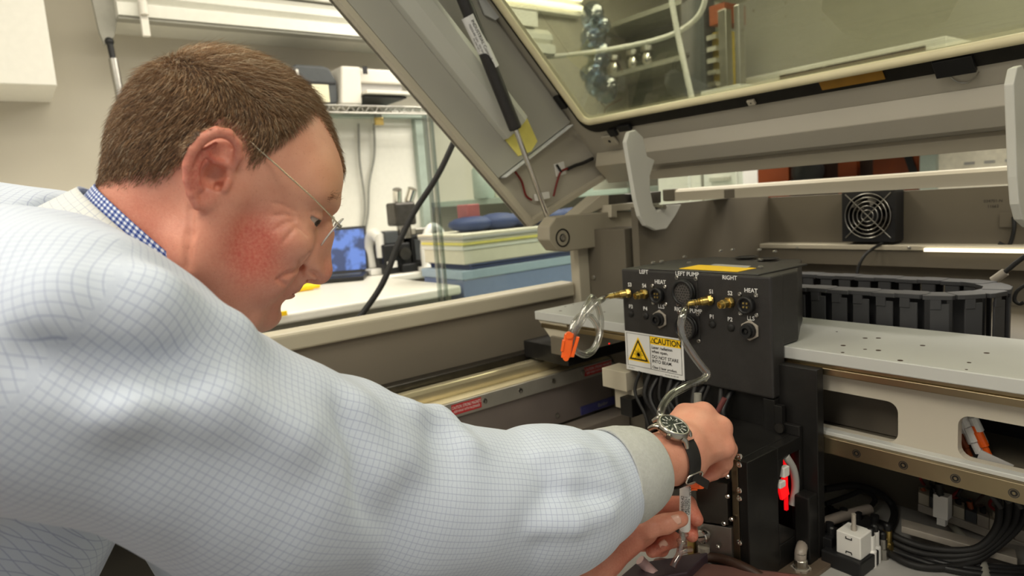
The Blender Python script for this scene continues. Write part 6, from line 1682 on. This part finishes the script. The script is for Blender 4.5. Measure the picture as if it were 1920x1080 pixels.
fold([(1030, 920), (1100, 925), (1150, 930)], .006, .012, True, .6)
fold([(1000, 985), (1080, 980), (1140, 960)], .007, .014, False, .3)
# gentle cloth ripple
G_ = np.stack(np.meshgrid(*ct.ax, indexing='ij'), -1)
ct.v += (.0009*np.sin(G_[..., 0]*55+G_[..., 2]*40+1.3*np.sin(G_[..., 1]*33))+.0006*np.sin(G_[..., 1]*90-G_[..., 2]*70+2*np.sin(G_[..., 0]*40))).astype(np.float32)
del G_
cv_, cq_ = ct.mesh(); cv_ = smooth_mesh(cv_, cq_, 2, .5)
def line_param(V, P, R):
    D_ = spline(P, 14); Rr = np.interp(np.linspace(0, 1, len(D_)), np.linspace(0, 1, len(R)), R)
    D_ = smooth_path(D_); cum = np.concatenate([[0], np.cumsum(np.linalg.norm(np.diff(D_, axis=0), axis=1))])
    T = np.gradient(D_, axis=0); T /= np.linalg.norm(T, axis=1, keepdims=True)
    best = np.full(len(V), 1e9); u = np.zeros(len(V)); v = np.zeros(len(V)); n1 = nrm(np.cross(T[0], FW))
    for i in range(len(D_)):
        n1 = nrm(n1-T[i]*(n1@T[i])); n2 = np.cross(T[i], n1); q = V-D_[i]; dist = np.linalg.norm(q, axis=1)/Rr[i]
        m = dist < best; best[m] = dist[m]; qq = q[m]; u[m] = cum[i]+qq@T[i]; v[m] = np.arctan2(qq@n2, qq@n1)*.078
    return best, u, v
def smooth_path(D_):
    for _ in range(40): D_[1:-1] = D_[1:-1]*.5+.25*(D_[:-2]+D_[2:])
    return D_
ba, ua, va_ = line_param(cv_, S_ARM[1:], R_ARM[1:]); bt, ut, vt = line_param(cv_, [NB+np.array([0, -.03, -.06]), HIP], [.15, .2]); nT = nrm(-FW*.75-DN*.6-RT*.1); aT = nrm(RT*.9-DN*.35-nT*((RT*.9-DN*.35)@nT)); bT = np.cross(nT, aT); ut = cv_@aT; vt = cv_@bT
arm = ((ba < bt*1.75) & (ua > -.02)).astype(float)
cl = np.stack([np.where(arm > .5, ua, ut), np.where(arm > .5, va_, vt), arm], 1)
def coat_material(name, base, line, pitch_, width, attr, two=None):
    w0_, w1_ = (width*.5, width) if two is None else (.235, .265)
    m = bpy.data.materials.new(name); m.use_nodes = True; nt = m.node_tree; b = nt.nodes['Principled BSDF']
    at = nt.nodes.new('ShaderNodeAttribute'); at.attribute_name = attr
    sp_ = nt.nodes.new('ShaderNodeSeparateXYZ'); nt.links.new(at.outputs['Vector'], sp_.inputs[0])
    def stripes(o):
        d = nt.nodes.new('ShaderNodeMath'); d.operation = 'DIVIDE'; d.inputs[1].default_value = pitch_; nt.links.new(o, d.inputs[0])
        fr = nt.nodes.new('ShaderNodeMath'); fr.operation = 'PINGPONG'; fr.inputs[1].default_value = .5; nt.links.new(d.outputs[0], fr.inputs[0])
        mr = nt.nodes.new('ShaderNodeMapRange'); mr.inputs[1].default_value = w0_; mr.inputs[2].default_value = w1_; mr.inputs[3].default_value = 1; mr.inputs[4].default_value = 0; nt.links.new(fr.outputs[0], mr.inputs[0])
        return mr.outputs[0]
    a, c = stripes(sp_.outputs[0]), stripes(sp_.outputs[1])
    mx = nt.nodes.new('ShaderNodeMath'); mx.operation = 'MAXIMUM' if two is None else 'ADD'; nt.links.new(a, mx.inputs[0]); nt.links.new(c, mx.inputs[1])
    if two is None:
        mix = nt.nodes.new('ShaderNodeMix'); mix.data_type = 'RGBA'; mix.inputs[6].default_value = (*s2l(base), 1); mix.inputs[7].default_value = (*s2l(line), 1); nt.links.new(mx.outputs[0], mix.inputs[0]); col = mix.outputs[2]
    else:
        hf = nt.nodes.new('ShaderNodeMath'); hf.operation = 'MULTIPLY'; hf.inputs[1].default_value = .5; nt.links.new(mx.outputs[0], hf.inputs[0])
        cr = nt.nodes.new('ShaderNodeValToRGB'); cr.color_ramp.elements[0].color = (*s2l(base), 1); cr.color_ramp.elements[1].color = (*s2l(line), 1); k = cr.color_ramp.elements.new(.5); k.color = (*s2l(two), 1); nt.links.new(hf.outputs[0], cr.inputs[0]); col = cr.outputs[0]
    nt.links.new(col, b.inputs['Base Color']); b.inputs['Roughness'].default_value = .75; b.inputs['Specular IOR Level'].default_value = .25
    b.inputs['Sheen Weight'].default_value = .15
    tc = nt.nodes.new('ShaderNodeTexCoord'); n = nt.nodes.new('ShaderNodeTexNoise'); n.inputs['Scale'].default_value = 900; nt.links.new(tc.outputs['Object'], n.inputs[0])
    n3 = nt.nodes.new('ShaderNodeTexNoise'); n3.inputs['Scale'].default_value = 26; n3.inputs['Detail'].default_value = 3; nt.links.new(tc.outputs['Object'], n3.inputs[0])
    bp = nt.nodes.new('ShaderNodeBump'); bp.inputs['Strength'].default_value = .15; bp.inputs['Distance'].default_value = .001; nt.links.new(n.outputs['Fac'], bp.inputs['Height'])
    bp2 = nt.nodes.new('ShaderNodeBump'); bp2.inputs['Strength'].default_value = .14; bp2.inputs['Distance'].default_value = .006; nt.links.new(n3.outputs['Fac'], bp2.inputs['Height']); nt.links.new(bp.outputs[0], bp2.inputs['Normal'])
    nt.links.new(bp2.outputs[0], b.inputs['Normal'])
    return m
COAT = coat_material('coat_cloth', (205, 214, 229), (168, 178, 204), .0052, .06, 'cloth')
quad_object('lab_coat', cv_, cq_, COAT, person, {'cloth': ('FLOAT_VECTOR', cl)})['label'] = 'pale blue white lab coat with fine grey blue grid'

# collars: bands around the neck
def band(name, prof_fn, m, ph0, ph1, n_=40, k_=7, thick=.0016, attr='cloth', su=.075):
    V = []; A = []
    for i in range(n_+1):
        ph = math.radians(ph0+(ph1-ph0)*i/n_)
        for j in range(k_+1):
            V.append(HWm(prof_fn(ph, j/k_))); A.append((ph*su, j/k_*.045, 0))
    F = np.array([(i*(k_+1)+j, (i+1)*(k_+1)+j, (i+1)*(k_+1)+j+1, i*(k_+1)+j+1) for i in range(n_) for j in range(k_)])
    o = quad_object(name, np.array(V), F, m, person, {attr: ('FLOAT_VECTOR', np.array(A))})
    s_ = o.modifiers.new('thick', 'SOLIDIFY'); s_.thickness = thick; s_.offset = 1
    return o
def ringp(ph, rx, ry, cx_, z_back, z_front, dz):
    c, s_ = math.cos(ph), math.sin(ph); z = z_back+(z_front-z_back)*(.5+.5*c)**1.2
    return np.array([cx_+rx*c, ry*s_, z+dz])
def shirt(ph, t):
    return ringp(ph, 66, 67, -16, -40, -84, 0)+np.array([-8*t*math.cos(ph)*-1*.3, 0, -26*t])*1.0+np.array([math.cos(ph), math.sin(ph), 0])*(4*t)
def coatc(ph, t):
    return ringp(ph, 73, 75, -18, -47, -93, 0)+np.array([math.cos(ph), math.sin(ph), 0])*(22*t)+np.array([0, 0, -34*t])
GING = coat_material('gingham', (228, 232, 240), (36, 58, 132), .0052, .5, 'cloth', (120, 138, 188))
o = band('shirt_collar', shirt, GING, 60, 300); o['label'] = 'blue and white gingham shirt collar'
o = band('coat_collar', coatc, coat_material('coat_cloth_warm', (214, 216, 214), (168, 174, 190), .0062, .05, 'cloth'), 60, 300, thick=.003); o['label'] = 'pale checked coat collar'

# knit cuff
cf = [PD(1140, 897, .742), PD(1170, 889, .754), PD(1196, 880, .765), PD(1213, 874, .772)]
b = MB(); b.tube(cf, [.055, .0545, .0500, .0440], 48, sub=8, cap=False); o = b.build('knit_cuff', mat('cuff_grey', (188, 190, 187), .85, 0, .06, 260, .5, 900), person); o['label'] = 'pale grey knitted sleeve cuff'
s_ = o.modifiers.new('thick', 'SOLIDIFY'); s_.thickness = .003; s_.offset = -1
# sleeve of the far arm
b = MB(); b.tube([SHL, (SHL+ELL)/2, ELL, ELL*.4+A2*.6], [.085, .08, .075, .06], 28, sub=8); b.build('far_sleeve', M_['label_white'] if False else mat('coat_plain', (206, 214, 226), .75), person)

# ---------------------------------------------------------------- wrist watch
wc = PD(1262, 845, .795); wa = nrm(W0-W1)
# watch face normal: towards camera and up
wn = nrm(-FW*.62-DN*.72+RT*.22); wn = nrm(wn-wa*(wn@wa)*.55); ws = nrm(np.cross(wa, wn)); wu = np.cross(wn, ws)
e = empty('wrist_watch', wc, 'steel wrist watch with dark dial and black leather strap', 'watch')
wf = PD(1263, 803, .775)
# strap ring around the wrist
c0_ = W0-wa*.009
def wrist_pt(a, r): 
    w_s = nrm(np.cross(wa, nrm(wn-wa*(wn@wa)))); w_n = np.cross(w_s, wa); return c0_+(w_n*math.cos(a)+w_s*math.sin(a))*r
def strap(name, a0, a1, w, r=.0345, m='black_rubber', th=.0022):
    V = []; n_ = 26
    for i in range(n_+1):
        a = math.radians(a0+(a1-a0)*i/n_)
        for dw, dr in ((-w, 0), (w, 0), (w, th), (-w, th)):
            V.append(wrist_pt(a, r+dr+.0)+wa*dw)
    F = [(i*4+j, i*4+(j+1) % 4, (i+1)*4+(j+1) % 4, (i+1)*4+j) for i in range(n_) for j in range(4)]+[(0, 1, 2, 3), (n_*4+3, n_*4+2, n_*4+1, n_*4)]
    b = MB(); b.add(V, F, True); return b.build(name, M_[m], e, .0006)
# place the watch head on the wrist where the photo shows it
wN = nrm(wf-(c0_+wa*((wf-c0_)@wa)))
wx_ = wa; wh = PD(1261, 803, .7745); vw_ = nrm(EYE-wh)
pr_ = RT*.42-DN*.91; pr_ = nrm(pr_-vw_*(pr_@vw_)); wn = nrm(vw_*.50+pr_*.866)
mj_ = nrm(np.cross(vw_, pr_)); mj_ = mj_ if mj_@RT > 0 else -mj_
ws = mj_; wa = np.cross(wn, ws)
b = MB(); b.lathe(wh-wn*.004, wn, [(0, .0165), (.001, .0192), (.006, .0196), (.0085, .0190), (.0100, .0178), (.0104, .0168), (.0096, .0161), (.0078, .0160)], 40); b.build('case', M_['steel'], e)
b = MB(); b.cyl(wh+wn*.0045, wh+wn*.0050, .0162, n=36); dial = b.build('dial', mat('dial_dark', (40, 48, 44), .7), e)
for k in range(12):
    a = k*math.pi/6; dr = wa*math.cos(a)+ws*math.sin(a)
    b = MB(); b.obox(wh+wn*.0052+dr*.0128, (dr, np.cross(wn, dr), wn), (.0018, .0006, .0002)); b.build('hour_mark', M_['white_print'], dial)
    text_mesh(str(12 if k == 0 else k), .0046, wh+wn*.0051+dr*.0094, -ws if False else ws*1.0, wa*1.0, wn, 'numeral', M_['white_print'], dial)
for a, l, w_ in ((2.6, .0075, .0007), (.55, .0115, .0005)):
    dr = wa*math.cos(a)+ws*math.sin(a); b = MB(); b.obox(wh+wn*.0058+dr*l*.45, (dr, np.cross(wn, dr), wn), (l*.55, w_, .0002)); b.build('hand', M_['white_print'], dial)
b = MB(); b.lathe(wh+wn*.0065, wn, [(0, .0160), (.0012, .0158), (.0018, .012), (.002, .0005)], 36); b.build('crystal', M_['watch_crystal'], e)
b = MB(); cr_ = wh-wa*.0205+wn*.001; b.cyl(cr_, cr_-wa*.004, .003, n=14); b.build('crown', M_['steel'], e)
for sg_ in (-1, 1):
    for sw in (-1, 1):
        b = MB(); b.tube([wh+ws*sg_*.014+wa*sw*.011, wh+ws*sg_*.019+wa*sw*.0105-wn*.002, wh+ws*sg_*.0235+wa*sw*.010-wn*.009], [.0034, .0032, .0024], 10); b.build('lug', M_['steel'], e)
wa = wx_; wn = wN; ws = np.cross(wa, wn)
strap('strap', 28, 180, .0095); strap('strap', -28, -180, .0095)
b = MB(); q = c0_-wn*.006+ws*.037; 
b.tube([q+wa*.011-wn*.004, q+wa*.011+wn*.006, q-wa*.011+wn*.006, q-wa*.011-wn*.004], .0012, 8, True, 3); b.build('buckle', M_['bright_steel'], e)
b = MB(); q = c0_-wn*.012+ws*.038; b.obox(q+wa*.012, (nrm(wa*.8+ws*.1-wn*.55), nrm(ws), nrm(np.cross(wa, ws))), (.018, .0012, .006)); b.build('strap_tail', M_['black_rubber'], e, .0006)
